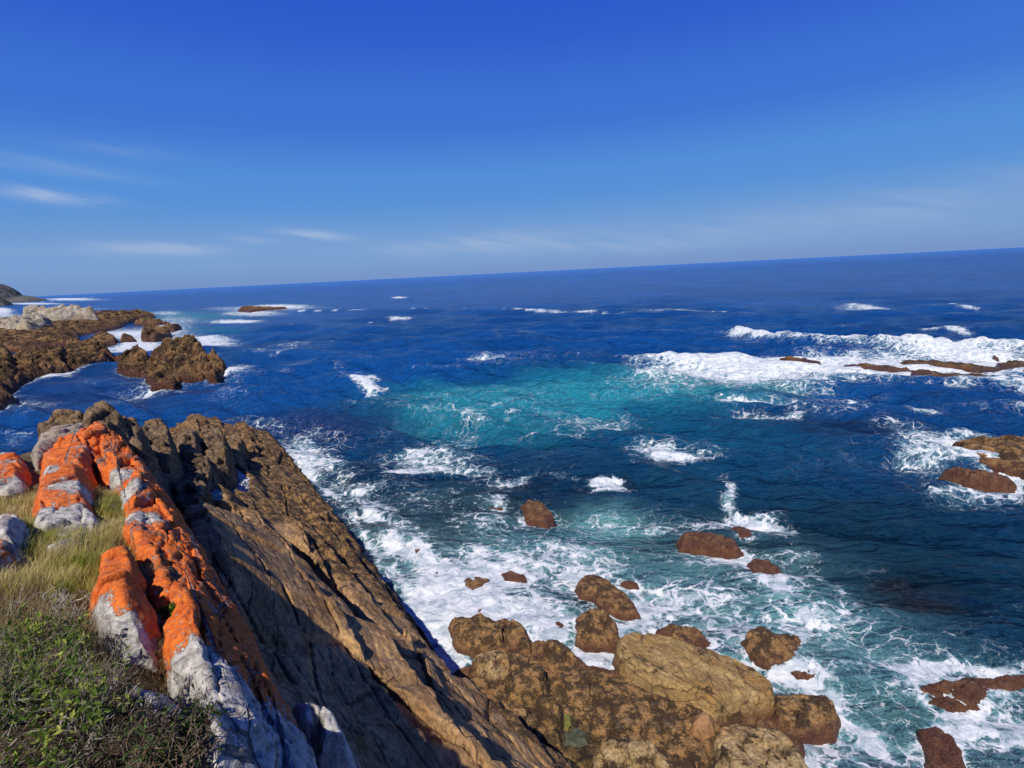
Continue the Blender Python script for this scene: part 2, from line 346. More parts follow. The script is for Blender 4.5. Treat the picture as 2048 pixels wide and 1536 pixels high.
def rock(name, label, poly, H, wdt, res, mat, seed=1, amp=.05, freq=1.5, cuts=4, skirt=1.2, style='lump', zfun=None, crust=1.0,
         lichen=None, bare=None, group=None, cat='rock', peaks=None, outline=.12, cell=(1., 3.), step=.1, kind=None, power=2.2, dens=1., mgn=None, slope=3.2):
    """a rock mass over a footprint; poly = (px, py, z) where the visible outline meets height z"""
    W = np.array([P(*q) for q in poly]); f = zfun or interp_surface(W)
    x0, y0 = W[:, :2].min(0); c0 = W[:, :2].mean(0)
    S = W[:, :2]@NV; Tt = W[:, :2]@DV
    mg = .35*min(1, H)+res*3+outline if mgn is None else mgn
    s = np.arange(S.min()-mg, S.max()+mg, res); t = np.arange(Tt.min()-mg, Tt.max()+mg, res*dens)
    Sg, Tg = np.meshgrid(s, t)
    X = Sg*NV[0]+Tg*DV[0]; Y = Sg*NV[1]+Tg*DV[1]
    wx = fbm(X/(outline*8+1e-3), Y/(outline*8+1e-3), seed*3.1, 3, seed)*outline; wy = fbm(X/(outline*8+1e-3), Y/(outline*8+1e-3), seed*5.7+9, 3, seed+5)*outline
    sd = sdist(X+wx, Y+wy, W)
    prof = 1-(1-np.clip(sd/wdt, 0, 1))**power
    h = H*prof
    rs = np.random.RandomState(seed)
    ext = np.hypot(*(W[:, :2].max(0)-W[:, :2].min(0)))/2
    for i in range(cuts):
        a = rs.uniform(0, 2*math.pi); sl = rs.uniform(.25, 1.0)*H/ext
        h = np.minimum(h, H*rs.uniform(.72, 1.0)-sl*(((X-c0[0])*math.cos(a)+(Y-c0[1])*math.sin(a))-rs.uniform(-.3, .2)*ext))
    h = np.maximum(h, np.where(sd > 0, np.minimum(H*.5, sd*1.2), -9))
    z = f(X, Y)+np.where(sd > 0, h, sd*slope)
    inside = sstep(0, wdt*.5, sd)
    if style == 'strata':
        ws = fbm(X*.7, Y*.7, 3., 3, seed+3)*.5
        f1, f2, cid = voro(Sg/cell[0]+ws, Tg/cell[1]+ws*.6, seed)
        z += inside*((cid-.5)*step*2 + np.where(f2-f1 < .09, -(1-(f2-f1)/.09)*step*.9, 0))
        f1, f2, cid = voro(Sg/cell[0]*2.7+ws, Tg/cell[1]*2.1, seed+9)
        z += inside*((cid-.5)*step*.7 + np.where(f2-f1 < .10, -(1-(f2-f1)/.10)*step*.3, 0))
    elif style == 'jagged':
        u = Sg*.5+Tg*.86; v = Sg*.86-Tg*.5
        r_ = fbm(u/cell[1], v/cell[0], 1.3, 5, seed, .6, True)
        z += inside*r_*step*1.6
        f1, f2, cid = voro(u/cell[1]*1.5+.3*fbm(X*.5, Y*.5, 1, 2, seed), v/cell[0]*1.5, seed+2)
        z += inside*((cid-.5)*step*1.6-np.where(f2-f1 < .12, step*.8*(1-(f2-f1)/.12), 0))
    else:
        f1, f2, cid = voro(X/cell[0]+.4*fbm(X, Y, 2., 3, seed), Y/cell[0]+.4*fbm(X, Y, 7., 3, seed+1), seed)
        z += inside*((cid-.5)*step + np.where(f2-f1 < .10, -(1-(f2-f1)/.10)*step*.7, 0))
    for (px, py, pz, r, dz) in (peaks or []):
        c = P(px, py, pz); z += dz*np.exp(-((X-c[0])**2+(Y-c[1])**2)/r**2)
    zf = z
    gz0, gz1 = np.gradient(zf, t, s)
    nx = -(gz1*NV[0]+gz0*DV[0]); ny = -(gz1*NV[1]+gz0*DV[1]); nz = np.ones_like(nx)
    L = np.sqrt(nx*nx+ny*ny+1); nx /= L; ny /= L; nz /= L
    L3 = np.minimum(L, 4)
    d = fbm(X*freq, Y*freq, zf*freq, 5, seed+20, .55)*amp + fbm(X*freq*4, Y*freq*4, zf*freq*4, 3, seed+40, .6, True)*amp*.35
    X2 = X+nx*d; Y2 = Y+ny*d; Z2 = zf+nz*d
    keep = (sd > -mg) & (Z2 > f(X, Y)-skirt)
    at = {'crust': np.full(X.shape, crust) if np.isscalar(crust) else crust(X, Y, zf, Sg, Tg, nz)}
    if mat is M_LICH:
        at['lichen'] = np.full(X.shape, .5) if lichen is None else (lichen(X, Y, Sg, Tg, nz, nx*NV[0]+ny*NV[1]) if callable(lichen) else np.full(X.shape, lichen))
        at['bare'] = np.zeros(X.shape) if bare is None else (bare(X, Y, Sg, Tg, nz, nx*NV[0]+ny*NV[1]) if callable(bare) else np.full(X.shape, bare))
    o = mesh_grid(name, X2, Y2, Z2, mat, keep, at)
    tag(o, label, cat, group, kind)
    return o
def blobs(X, Y, lst, z):
    """soft patches: (px, py, rx, ry, strength) laid on height z"""
    o = 0*X
    for px, py, rx, ry, st in lst:
        c = P(px, py, z)[:2]; a = P(px+rx, py, z)[:2]-c; b = P(px, py+ry, z)[:2]-c
        Mi = np.linalg.inv(np.array([a, b]).T)
        u = Mi[0, 0]*(X-c[0])+Mi[0, 1]*(Y-c[1]); v = Mi[1, 0]*(X-c[0])+Mi[1, 1]*(Y-c[1])
        o = o + st*np.exp(-(u*u+v*v)**1.5)
    return o

#@@WATER
# ------------------------------------------------------------------ sea
ROCKS_XY = []     # outlines standing in the sea, for the wash round them
def xy(poly): return [tuple(P(q[0], q[1], 0.05)[:2]) for q in poly]
SLAB_EDGE = [(563, 880), (620, 950), (700, 1040), (760, 1130), (830, 1200), (880, 1260), (930, 1320), (1000, 1330)]
exec_rocks = []
sea_rocks = [
 # name, label, outline px, height, edge width, seed, material, crust
 ('boulder', 'round barnacle-covered boulder ringed by white foam, beside the yellowish slab', [(1152,1245),(1175,1228),(1205,1228),(1230,1250),(1238,1285),(1226,1302),(1170,1302),(1152,1288)], .62, .55, 11, 'R'),
 ('boulder', 'long dark boulder lying aslant in foam with water running over its low end', [(1153,1172),(1170,1160),(1190,1155),(1215,1165),(1240,1185),(1265,1205),(1280,1235),(1255,1240),(1215,1228),(1190,1205),(1158,1195)], .5, .4, 12, 'R'),
 ('boulder', 'small dark wedge-shaped rock alone in the thick white foam', [(925,1163),(950,1158),(983,1162),(968,1180),(945,1188),(930,1178)], .3, .3, 13, 'R'),
 ('boulder', 'tiny brown rock tip in foam above the large barnacled boulder by the shore slab', [(947,1222),(960,1216),(970,1225),(966,1234),(950,1233)], .25, .2, 14, 'R'),
 ('boulder', 'pointed reddish-brown rock standing alone farthest out in front of the teal water', [(1045,1015),(1058,1009),(1085,1014),(1107,1040),(1098,1056),(1052,1054)], .75, .55, 15, 'R'),
 ('boulder', 'forked red-brown rock washed by foam just off the long shore slab', [(732,1024),(755,1018),(785,1030),(805,1058),(790,1062),(765,1050),(740,1060)], .5, .3, 16, 'R'),
 ('boulder', 'little red-brown rock between the forked rock and the wedge-shaped rock', [(822,1098),(838,1094),(855,1112),(848,1122),(830,1115)], .3, .22, 17, 'R'),
 ('boulder', 'long low red-brown rock with turquoise water at its left side', [(1358,1080),(1372,1068),(1420,1070),(1465,1084),(1487,1108),(1455,1112),(1400,1106),(1362,1100)], .42, .45, 18, 'R'),
 ('boulder', 'small red-brown rock just above the right end of a long low one', [(1458,1058),(1478,1053),(1503,1066),(1508,1078),(1480,1076)], .25, .25, 19, 'R'),
 ('boulder', 'blunt red-brown rock in the foam between two arms of turquoise water', [(1497,1128),(1520,1120),(1552,1135),(1574,1160),(1566,1177),(1525,1172),(1498,1156)], .45, .45, 20, 'R'),
 ('boulder', 'notched dark boulder with golden barnacles right of the yellowish slab', [(1478,1295),(1495,1275),(1515,1262),(1548,1278),(1598,1282),(1612,1306),(1575,1332),(1535,1338),(1500,1322)], .6, .5, 21, 'R'),
 ('boulder', 'low dark rock lying against the back edge of the yellowish slab', [(1312,1264),(1340,1254),(1390,1260),(1422,1288),(1405,1306),(1350,1300)], .4, .4, 22, 'R'),
 ('reef_ledge', 'long red-brown ledge with white surf at its lower side, cut by the right edge', [(1820,1378),(1870,1374),(1930,1362),(1990,1360),(2090,1352),(2110,1372),(1985,1398),(1955,1432),(1900,1434),(1855,1415)], .42, .5, 23, 'R'),
 ('reef_ledge', 'half-sunken brown rock under shallow wash below the long red-brown ledge', [(1838,1462),(1870,1455),(1905,1478),(1928,1530),(1925,1590),(1870,1570),(1850,1500)], .16, .4, 24, 'R'),
 ('reef_ledge', 'golden-topped dark ledge with surf at its left tip, at the right edge above mid-water', [(1898,896),(1950,890),(2060,892),(2150,905),(2150,975),(2060,960),(2000,945),(1955,935),(1930,912)], 1.0, .9, 25, 'R'),
 ('reef_ledge', 'narrow red-brown ledge lying in front of the golden-topped ledge', [(1888,944),(1930,943),(1990,955),(2030,968),(2010,975),(1940,964)], .55, .7, 26, 'R'),
 ('boulder', 'brown rock tip awash with a white collar in the middle of the bay', [(1188,978),(1205,970),(1232,972),(1240,984),(1215,988)], .22, .35, 27, 'R'),
 ('boulder', 'small brown rock in the wash right of the long dark slanting boulder', [(1240,1168),(1256,1162),(1275,1168),(1278,1176),(1256,1175)], .18, .22, 28, 'R'),
 ('boulder', 'dark flat rock barely breaking the foam right of the small wedge-shaped rock', [(1002,1150),(1020,1143),(1050,1152),(1052,1162),(1010,1162)], .15, .25, 29, 'R'),
 ('boulder', 'dark rock crest between the slab shore and the wedge-shaped rock, half under foam', [(862,1140),(880,1134),(900,1146),(895,1156),(870,1152)], .15, .22, 30, 'R'),
]
sea_rocks += [
 ('boulder', 'dark crusted rock between the black mussel-covered boulder and the round foam-ringed one', [(1056,1300),(1075,1285),(1100,1290),(1112,1308),(1090,1320),(1064,1318)], .35, .3, 31, 'R'),
 ('boulder', 'small black rock in the foam pocket left of the round foam-ringed boulder', [(1100,1252),(1118,1245),(1132,1255),(1124,1268),(1106,1266)], .16, .2, 32, 'R'),
 ('boulder', 'low dark rock under the right edge of the notched dark boulder', [(1580,1345),(1610,1338),(1640,1350),(1632,1364),(1595,1360)], .14, .25, 33, 'R'),
 ('boulder', 'dark half-sunken rock with foam threads left of the pointed rock', [(955,1008),(985,1000),(1012,1006),(1005,1020),(970,1022)], .12, .3, 34, 'R'),
 ('boulder', 'small wet rock close to the edge of the long slab, below the forked rock', [(770,1088),(786,1083),(800,1094),(792,1103),(776,1101)], .2, .22, 35, 'R'),
]
sunk_rocks = [(1880,1205,60,24,.10,5),(1780,1175,45,14,.25,6),(1850,1240,40,16,.3,7),(1560,1240,60,20,.5,8),(1000,1000,80,22,.35,9),(900,1060,55,22,.3,10),
              (1130,1070,40,12,.45,11),(1480,1110,50,12,.6,12),(1330,1110,30,14,.35,13),(1700,870,70,14,.4,14),(1540,835,50,9,.3,15),(1650,1330,60,18,.4,16),
              (960,1100,50,20,.35,17),(1090,1160,45,16,.4,18),(1150,1200,40,12,.3,19),(1700,1430,60,20,.5,20),(1560,1500,60,22,.5,21),(1400,1180,50,14,.5,22),(700,960,35,12,.5,23),
              (1780,1380,50,18,.5,24),(1960,1500,60,20,.5,25),(1250,1180,30,12,.4,26),(1760,1500,60,26,.6,27)]
for r in sea_rocks: ROCKS_XY.append(xy(r[2]))

far_rocks = [
 ('rock_outcrop','jagged brown outcrop top with a rounded peak at the back of the rocky islet',[(300,722,0),(345,730,0),(400,722,0),(432,716,0),(428,702,1.6),(400,687,2.6),(370,684,2.6),(330,697,1.8),(310,710,1.)],1.7,2.2,31),
 ('rock_outcrop','knobbly outcrop forming the left end of the rocky islet',[(237,747,0),(262,759,0),(292,754,0),(304,735,.3),(300,718,1.2),(282,710,1.4),(262,712,1.3),(252,726,.8),(240,736,.4)],1.6,1.3,32),
 ('rock_outcrop','orange-tinged jagged block at the lower left front of the rocky islet',[(292,765,0),(305,780,0),(350,778,0),(365,768,0),(362,748,1.),(345,738,1.6),(310,742,1.4),(295,752,.7)],1.5,1.6,33),
 ('rock_outcrop','orange and black cracked block at the middle front of the rocky islet',[(350,768,0),(380,768,0),(405,760,.2),(400,740,1.6),(380,734,1.8),(355,742,1.4)],1.4,1.5,34),
 ('rock_outcrop','dark humped block at the right end of the rocky islet',[(396,762,0),(430,767,0),(458,753,0),(452,740,.5),(440,728,1.2),(415,724,1.4),(395,732,1.2)],1.6,1.3,35),
 ('rock_outcrop','low reddish rock in the hollow in the middle of the rocky islet',[(262,748,0),(300,764,0),(360,768,0),(425,762,0),(442,748,.2),(432,728,.8),(380,722,.9),(320,724,.9),(275,735,.4)],1.0,1.8,36),
 ('shore_reef','jagged brown reef spur with a wide foamy channel at its right end',[(128,748,0),(180,737,0),(228,722,0),(234,713,.8),(215,702,1.3),(190,696,2.),(150,692,2.6),(132,696,2.4)],1.6,2.4,37),
 ('shore_reef','jagged brown reef left of the spur, above a pillow of white foam',[(30,775,0),(75,760,0),(140,746,0),(135,705,2.4),(100,712,2.),(60,718,2.),(20,730,1.6)],1.8,2.6,38),
 ('shore_reef','dark weed-stained reef at the left edge of the photo above the bay',[(-90,790,0),(0,785,0),(35,775,0),(40,735,1.6),(20,706,3),(-90,700,3)],1.6,2.6,39),
 ('boulder','golden-topped rock in the white channel, behind the reef spur',[(172,690,0),(200,697,0),(235,692,0),(234,679,1.2),(215,670,1.8),(192,673,1.4)],1.5,2.,40),
 ('boulder','small dark rock in the white channel next to the golden-topped rock',[(238,688,0),(262,689,0),(275,683,0),(265,675,1.),(245,676,1.)],1.1,1.6,41),
 ('boulder','dark rock in the white channel behind the rocky islet',[(282,680,0),(310,685,0),(345,675,0),(340,664,1.2),(312,658,1.6),(285,665,1.2)],1.5,2.2,42),
 ('boulder','brown humped rock at the right end of the white channel',[(325,662,0),(345,666,0),(366,660,0),(360,653,1.2),(340,651,1.2)],1.6,2.2,43),
 ('boulder','low dark rock strip between the white channel and the turquoise patch',[(268,650,0),(300,653,0),(343,648,0),(330,644,1),(300,641,1.5),(275,644,1)],1.5,2.4,44),
 ('boulder','round dark rock by the tip of the reef spur, left of the rocky islet',[(230,722,0),(238,724,0),(250,718,0),(248,711,.6),(236,711,.6)],.9,1.,45),
 ('boulder','dark wet rock with a red-brown foot at the left edge below the reefs',[(-60,838,0),(0,836,0),(14,828,0),(30,803,.2),(22,790,.6),(0,784,1.),(-60,780,1.)],1.2,1.8,46),
 ('offshore_reef','small dark reef surrounded by surf, far out on the open water',[(476,622,.4),(500,624,.3),(515,621,.4),(574,617,.2),(570,614.5,.8),(530,616,1.),(505,614,1.4),(485,616,1.)],.7,1.6,47),
 ('shore_reef','long flat dark brown reef running out to the turquoise patch',[(-80,712,0),(30,706,0),(75,702,0),(150,690,0),(162,672,0),(205,665,0),(243,656,0),(252,646,.5),(310,636,0),(309,630,1.2),(275,628,2.),(230,631,2.4),(190,633,3),(100,642,3.),(0,652,3),(-80,658,3)],2.2,7.,48),
 ('pale_outcrop','bleached white and tan rock hump on top of the long flat reef',[(46,645,3),(110,647,3),(198,642,2.6),(192,630,4.6),(150,627,5.4),(60,625,5.6),(46,630,5.0)],3.2,3.2,49),
 ('pale_outcrop','low bleached grey rock at the left edge in front of the white hump',[(-60,668,2.2),(60,668,2.2),(105,652,3),(100,642,4),(40,643,4.),(-60,650,4)],2.,4.,50),
 ('reef_ledge','flat dark ledge farthest back in the surf at the right, nearest the breaking wave',[(1860,707),(1900,704),(1960,708),(2006,713),(1995,718),(1930,714),(1870,711)],.55,1.,51),
 ('reef_ledge','long dark ledge in the middle of the right-hand surf, second from the breaker',[(1797,728),(1830,725),(1900,728),(1980,739),(2012,745),(1980,748),(1900,738),(1810,733)],.6,1.2,52),
 ('reef_ledge','thin red-brown ledge at the far left end of the right-hand surf',[(1560,717),(1600,718),(1642,724),(1635,727),(1590,723)],.35,.8,53),
 ('reef_ledge','thin red-brown ledge with water spilling over it, middle of the surf',[(1688,731),(1740,732),(1822,741),(1815,748),(1740,740),(1695,735)],.45,.9,54),
 ('reef_ledge','long reddish ledge with spilling white water in front of the dark ones',[(1812,743),(1880,749),(1960,753),(2030,759),(2100,766),(2100,786),(2010,774),(1940,767),(1870,757),(1820,752)],.6,1.2,55),
 ('reef_ledge','golden-brown and black ledge at the right edge of the photo in the surf',[(1990,730),(2040,726),(2120,724),(2120,757),(2050,752),(2000,740)],.8,1.4,56),
 ('boulder','small orange-brown rock just under the surf ledges',[(1875,779),(1920,775),(1946,781),(1900,785)],.4,.7,57),
 ('reef_ledge','low reddish ledge at the right edge, nearest the dark blue water',[(2000,779),(2060,783),(2120,801),(2060,801),(2010,786)],.4,.9,58),
]
reef_parts = [
 # name, label, outline, base z, height, edge width, seed, material
 ('barnacle_reef','large barnacled reef flat between the long slab and the surf',[(955,1330),(1020,1305),(1075,1310),(1110,1300),(1150,1310),(1180,1335),(1232,1345),(1262,1340),(1300,1310),(1400,1320),(1480,1345),(1530,1375),(1555,1410),(1600,1475),(1610,1540),(1640,1680),(1150,1680),(985,1520),(905,1400),(905,1345)],.0,.36,1.2,71,'R'),
 ('flat_rock','yellowish layered slab with a cracked top at the back of the barnacled reef',[(1232,1305),(1240,1280),(1262,1272),(1300,1274),(1345,1286),(1400,1303),(1470,1324),(1510,1342),(1540,1370),(1548,1397),(1480,1404),(1430,1422),(1370,1407),(1300,1374),(1262,1354),(1242,1328)],.50,.38,.30,72,'Y'),
 ('boulder','blunt golden finger of rock pointing right into the surf',[(1540,1397),(1600,1399),(1650,1404),(1678,1432),(1665,1459),(1600,1464),(1550,1442)],.15,.48,.4,73,'R'),
 ('boulder','pale golden boulder at the bottom edge, right of the small brown cobble',[(1425,1487),(1440,1460),(1500,1454),(1560,1472),(1600,1507),(1625,1560),(1600,1640),(1450,1640),(1430,1560)],.45,.45,.4,74,'G'),
 ('boulder','large rust and gold boulder touching the sea edge of the long slab',[(898,1252),(905,1240),(960,1243),(1010,1258),(1042,1290),(1010,1309),(960,1313),(915,1294)],.12,.62,.5,75,'R'),
 ('boulder','black mussel-covered boulder with a white trickle, right of the rust-gold boulder',[(978,1249),(1010,1240),(1045,1257),(1070,1296),(1065,1322),(1040,1317),(1020,1282)],.05,.45,.4,76,'R'),
 ('boulder','dome-shaped boulder with foam behind it at the left of the reef flat',[(1082,1325),(1088,1298),(1110,1291),(1140,1303),(1158,1328),(1140,1347),(1100,1347)],.18,.6,.45,77,'R'),
 ('boulder','yellow-speckled boulder wedged below the rust-gold one',[(950,1315),(1000,1308),(1025,1323),(1020,1352),(990,1364),(955,1347)],.3,.5,.35,78,'G'),
 ('boulder','rounded pinkish-brown boulder above the green tide pool',[(1012,1358),(1050,1336),(1095,1350),(1100,1392),(1060,1412),(1020,1392)],.38,.5,.4,79,'R'),
 ('flat_rock','broad crusted plate in the middle of the reef flat',[(1098,1368),(1180,1350),(1280,1382),(1400,1422),(1438,1452),(1415,1500),(1400,1600),(1240,1600),(1215,1500),(1150,1425)],.35,.42,.5,80,'R'),
 ('boulder','small rounded boulder beside the green tide pool',[(1072,1402),(1105,1397),(1126,1422),(1116,1450),(1082,1447)],.5,.4,.25,81,'R'),
 ('boulder','speckled boulder at the bottom edge below the tide pool',[(1185,1515),(1230,1486),(1300,1494),(1350,1540),(1340,1640),(1190,1640)],.6,.42,.35,82,'G'),
 ('cobble','smooth brown cobble sitting in a hollow of the reef flat',[(1388,1434),(1405,1424),(1424,1433),(1424,1450),(1402,1458),(1386,1449)],.80,.13,.22,83,'C'),
 ('cobble','square olive-yellow stone lying in the tide pool',[(1127,1432),(1141,1432),(1143,1450),(1129,1452)],.42,.12,.06,84,'O'),
 ('flat_rock','smooth grey-green stone lying flat in the tide pool',[(1128,1468),(1152,1456),(1172,1468),(1176,1488),(1150,1496),(1130,1484)],.36,.10,.12,85,'S'),
]
for r in far_rocks:
    if np.hypot(*P(r[2][0][0], r[2][0][1])[:2]) < 115 and len(r[2]) < 12: ROCKS_XY.append(xy(r[2]))
for r in reef_parts[:6]+reef_parts[7:8]: ROCKS_XY.append(xy([(a, b) for a, b in r[2]]))

DENSE = [(885,1290,40,50,.55),(905,1330,30,30,.5),(850,1230,40,40,.4), # foam thickness patches: px, py, rx, ry, strength
 (1560,728,230,20,.52),(1800,722,300,22,.56),(1980,740,150,40,.42),(1450,745,170,34,.42),(1650,740,240,18,.28),(1330,738,80,25,.28),(1650,755,260,18,.45),(1560,775,180,14,.22),
 (1530,804,110,9,.62),(1460,802,40,6,.4),(1660,822,90,12,.32),(1560,832,70,10,.45),(1480,830,40,6,.3),(1900,880,110,14,.55),(1860,910,80,26,.55),(1960,1000,110,30,.45),(2040,960,70,40,.5),
 (1790,860,60,12,.35),(1990,820,120,10,.35),(1700,795,80,8,.3),
 (860,915,95,22,.52),(880,942,110,10,.50),(1040,965,60,8,.4),(1120,962,40,6,.25),(1310,905,52,24,.75),(1340,930,40,14,.6),(1410,915,50,26,.42),(1455,985,14,22,.6),(1200,975,50,14,.4),(1215,990,45,7,.5),
 (965,724,45,6,.7),(990,732,30,5,.6),(1200,850,80,14,.36),(950,850,35,8,.4),(900,870,60,12,.25),(1000,800,220,60,.10),(1300,770,90,30,.22),(1130,870,40,10,.3),
 (732,772,26,9,.95),(755,783,26,5,.8),(643,745,9,3,.8),(800,595,18,2.0,1.0),(799,638,28,3.5,1.2),(741,644,6,2,.8),(1060,880,20,5,.4),(940,884,14,4,.4),
 (620,905,60,30,.42),(650,935,60,30,.45),(690,985,50,34,.38),(730,1000,40,40,.30),(600,885,30,14,.4),
 (800,1085,60,40,.42),(820,1150,90,40,.36),(900,1200,100,50,.48),(1000,1200,140,46,.50),(1080,1130,150,50,.46),(930,1130,110,40,.38),(1010,1255,90,26,.5),(870,1210,60,50,.4),
 (1100,1240,60,60,.45),(1200,1330,90,24,.5),(1110,1300,50,40,.35),(1250,1250,90,50,.42),(1340,1210,120,46,.45),(1450,1180,120,50,.35),(1230,1080,130,50,.22),(1190,1150,80,24,.36),
 (1500,1035,70,18,.62),(1560,1065,60,20,.55),(1420,1050,60,16,.42),(1600,1110,60,30,.25),(1470,1120,60,22,.38),(1390,1120,90,18,.35),(1540,1120,80,14,.3),
 (1470,1260,90,46,.42),(1580,1220,60,50,.28),(1640,1260,60,40,.3),(1590,1360,80,24,.55),(1660,1410,60,30,.42),(1470,1330,50,10,.5),(1740,1330,120,40,.26),
 (1700,1250,110,50,.20),(1860,1320,140,50,.20),(1620,1150,80,50,.18),(1950,1400,110,40,.22),(1780,1380,100,40,.2),(1760,1160,60,40,.10),(1700,1500,100,50,.34),(1780,1440,90,50,.22),(1960,1480,120,50,.46),(2000,1440,90,20,.3),(1850,1340,90,14,.42),(1980,1350,120,9,.4),(1850,1520,80,40,.25),(1640,1530,60,50,.30),
 (950,1050,60,30,.22),(1010,1070,80,30,.18),(860,1010,70,26,.2),(790,980,60,24,.16),(1150,1040,100,20,.16),(1280,1040,80,22,.2),(1000,980,80,12,.16),
 # left bay
 (500,617,130,6,.55),(560,612,70,5,.75),(500,627,70,6,.75),(470,643,52,4.5,1.0),(350,640,60,12,.5),(330,626,40,5,.6),(300,668,90,12,.6),(410,680,70,10,.72),(440,690,50,7,.5),(300,690,60,16,.6),(230,665,60,14,.5),
 (250,700,60,10,.7),(275,690,30,14,.7),(330,655,60,10,.5),(480,735,30,12,.5),(470,750,40,10,.5),(200,770,120,8,.16),(110,751,42,6,.9),(60,815,50,16,.40),(30,880,30,10,.4),(330,785,90,8,.3),(230,815,60,14,.2),(240,790,50,8,.3),
 (160,705,50,10,.5),(130,598,70,3.0,1.0),(60,607,70,2.5,.9),(0,620,26,9,1.1),(20,632,60,6,.5),(180,618,40,2,.5),(20,645,50,4,.9),(600,685,26,2.5,.45),(570,690,40,4,.4),(520,705,40,4,.35),(680,735,20,4,.3),(600,730,30,5,.3),
 (560,740,30,6,.3),(450,800,60,10,.12),(1725,616,55,6,.55),
 (550,850,80,16,.2),(640,870,60,12,.16),(470,850,50,8,.2),(500,835,50,6,.2)]
LINES = [ # px polyline, width m, strength
 ([(590,623),(700,622),(820,616),(870,617)],1.1,.8),([(930,618),(1000,622),(1100,625),(1180,627)],1.2,.8),([(1060,622),(1250,628),(1330,626)],1.2,.75),([(1340,625),(1420,622),(1450,626)],1.3,.8),
 ([(1760,618),(1800,614),(1880,612),(1960,617),(2080,618)],1.2,.95),([(1680,612),(1770,613)],1.5,.5),
 ([(1855,665),(1880,662),(1930,670)],1.4,.9),([(1480,672),(1560,682),(1650,689),(1750,692),(1850,699),(1950,694),(2080,702)],3.2,1.6),([(1580,668),(1640,672)],1.0,.7),
 ([(1700,798),(1760,812),(1800,824),(1865,833)],.5,.95),([(770,947),(850,952),(980,955)],.45,.7),([(540,712),(590,700)],.5,.6),([(590,690),(700,678)],.5,.4),
 ([(430,648),(525,640)],1.5,.6),([(80,604),(190,594)],5.,1.0),([(1440,1000),(1500,1040),(1590,1060)],.3,.4),([(1620,1150),(1690,1200)],.25,.5),([(1540,1340),(1640,1400),(1700,1450),(1760,1500)],.35,.5)]
CRESTS = [ # raised breaking or humped waves: px polyline, height m, half width m
 ([(1478,676),(1560,688),(1650,696),(1750,700),(1850,706),(1950,702),(2090,710)],1.6,1.7),([(700,778),(735,782),(770,790)],.5,.7),([(770,640),(830,639)],.8,1.6),([(782,597),(820,596)],1.2,3.),
 ([(780,952),(860,957),(980,960)],.30,.6),([(820,750),(1000,742),(1200,742),(1300,752)],.65,2.0),([(1180,730),(1350,728),(1460,722)],.7,2.4),([(1380,676),(1480,672)],.8,1.8),([(640,725),(900,712),(1150,722)],.5,2.6),
 ([(1700,664),(1850,668),(2048,664)],.9,3.),([(1260,905),(1330,912)],.3,.6),([(560,655),(800,660),(1100,672),(1400,665)],.6,4.),([(1400,640),(1700,636),(2000,640)],.8,5.),([(900,890),(1100,880),(1300,885)],.32,1.4),
 ([(1350,1000),(1500,970),(1700,985)],.22,1.2),([(1550,1060),(1750,1080),(1900,1130)],.16,1.),([(600,621),(1450,626)],.7,4.)]
na, nr1, nr2 = 1150, 900, 70
az = np.radians(np.linspace(-63, 60, na))
tt = np.concatenate([np.linspace(1.55, .02, nr1, endpoint=False), np.geomspace(.02, .00025, nr2)])
A_, T_ = np.meshgrid(az, tt); DD = EYE/T_
X = DD*np.sin(A_); Y = DD*np.cos(A_)
spacing = np.maximum(np.abs(np.gradient(DD, axis=0)), DD*(az[1]-az[0]))
Z = np.zeros_like(X)
rs = np.random.RandomState(3)
shelter = sstep(16, 45, np.hypot(X, Y))*.65+.35
PH = [perlin(X/l_*.21, Y/l_*.21, 1.7*l_, 3) for l_ in (1.8, 3.5, 7., 14.)]
for i in range(34):
    lam = 1.3*(24/1.3)**(i/33.); a = math.radians(rs.normal(-100, 26)); k = 2*math.pi/lam
    ph = rs.uniform(0, 6.28)
    arg = k*(X*math.cos(a)+Y*math.sin(a))+ph+1.3*PH[min(3, i*4//34)]*(1 if i % 2 else -1)
    fade = np.clip((lam/spacing-2.2)/3, 0, 1)
    Z += .0185*lam**.72*(1+.7*math.exp(-((lam-4)/2.5)**2))*fade*(np.sin(arg)+.25*np.sin(2*arg+1.5708))
for sca, amp_, seed in ((3.6, .16, 0), (1.9, .13, 1), (.9, .065, 2), (.42, .030, 3)):
    fade = np.clip((sca*1.5/spacing-2)/2, 0, 1)
    Z += amp_*fade*fbm(X/sca*.62+.2*Y/sca, Y/sca, seed*1.7, 2, seed, .5, True)
Z *= shelter
foam = np.zeros_like(X)
edge_n = fbm(X*.8, Y*.8, 3.3, 4, 50)
wxx = X+fbm(X*.35, Y*.35, 1.1, 4, 60)*np.clip(np.hypot(X, Y)*.03, .2, 2.5); wyy = Y+fbm(X*.35, Y*.35, 8.1, 4, 61)*np.clip(np.hypot(X, Y)*.05, .2, 3)
foam += blobs(wxx, wyy, DENSE, 0.0)
for pts, wd, st in LINES:
    q = [tuple(P(*c)[:2]) for c in pts]; dist = q[0][1]
    d = polydist(wxx, Y+(wyy-Y)*.25, q); foam += st*np.exp(-(d/wd)**2)*(.9+.35*fbm(X*.12, Y*.12, 5., 3, 70))
for pts, hgt, wd in CRESTS:
    q = [tuple(P(*c)[:2]) for c in pts]
    yy = Y+fbm(X/wd*.22, Y/wd*.22, 2.2, 3, 71)*wd*1.0
    d = polydist(X, yy, q)
    Z += hgt*np.exp(-(d/wd)**2)*(1+.45*fbm(X*.5/wd*2, Y*.5/wd*2, 4.4, 3, 77))
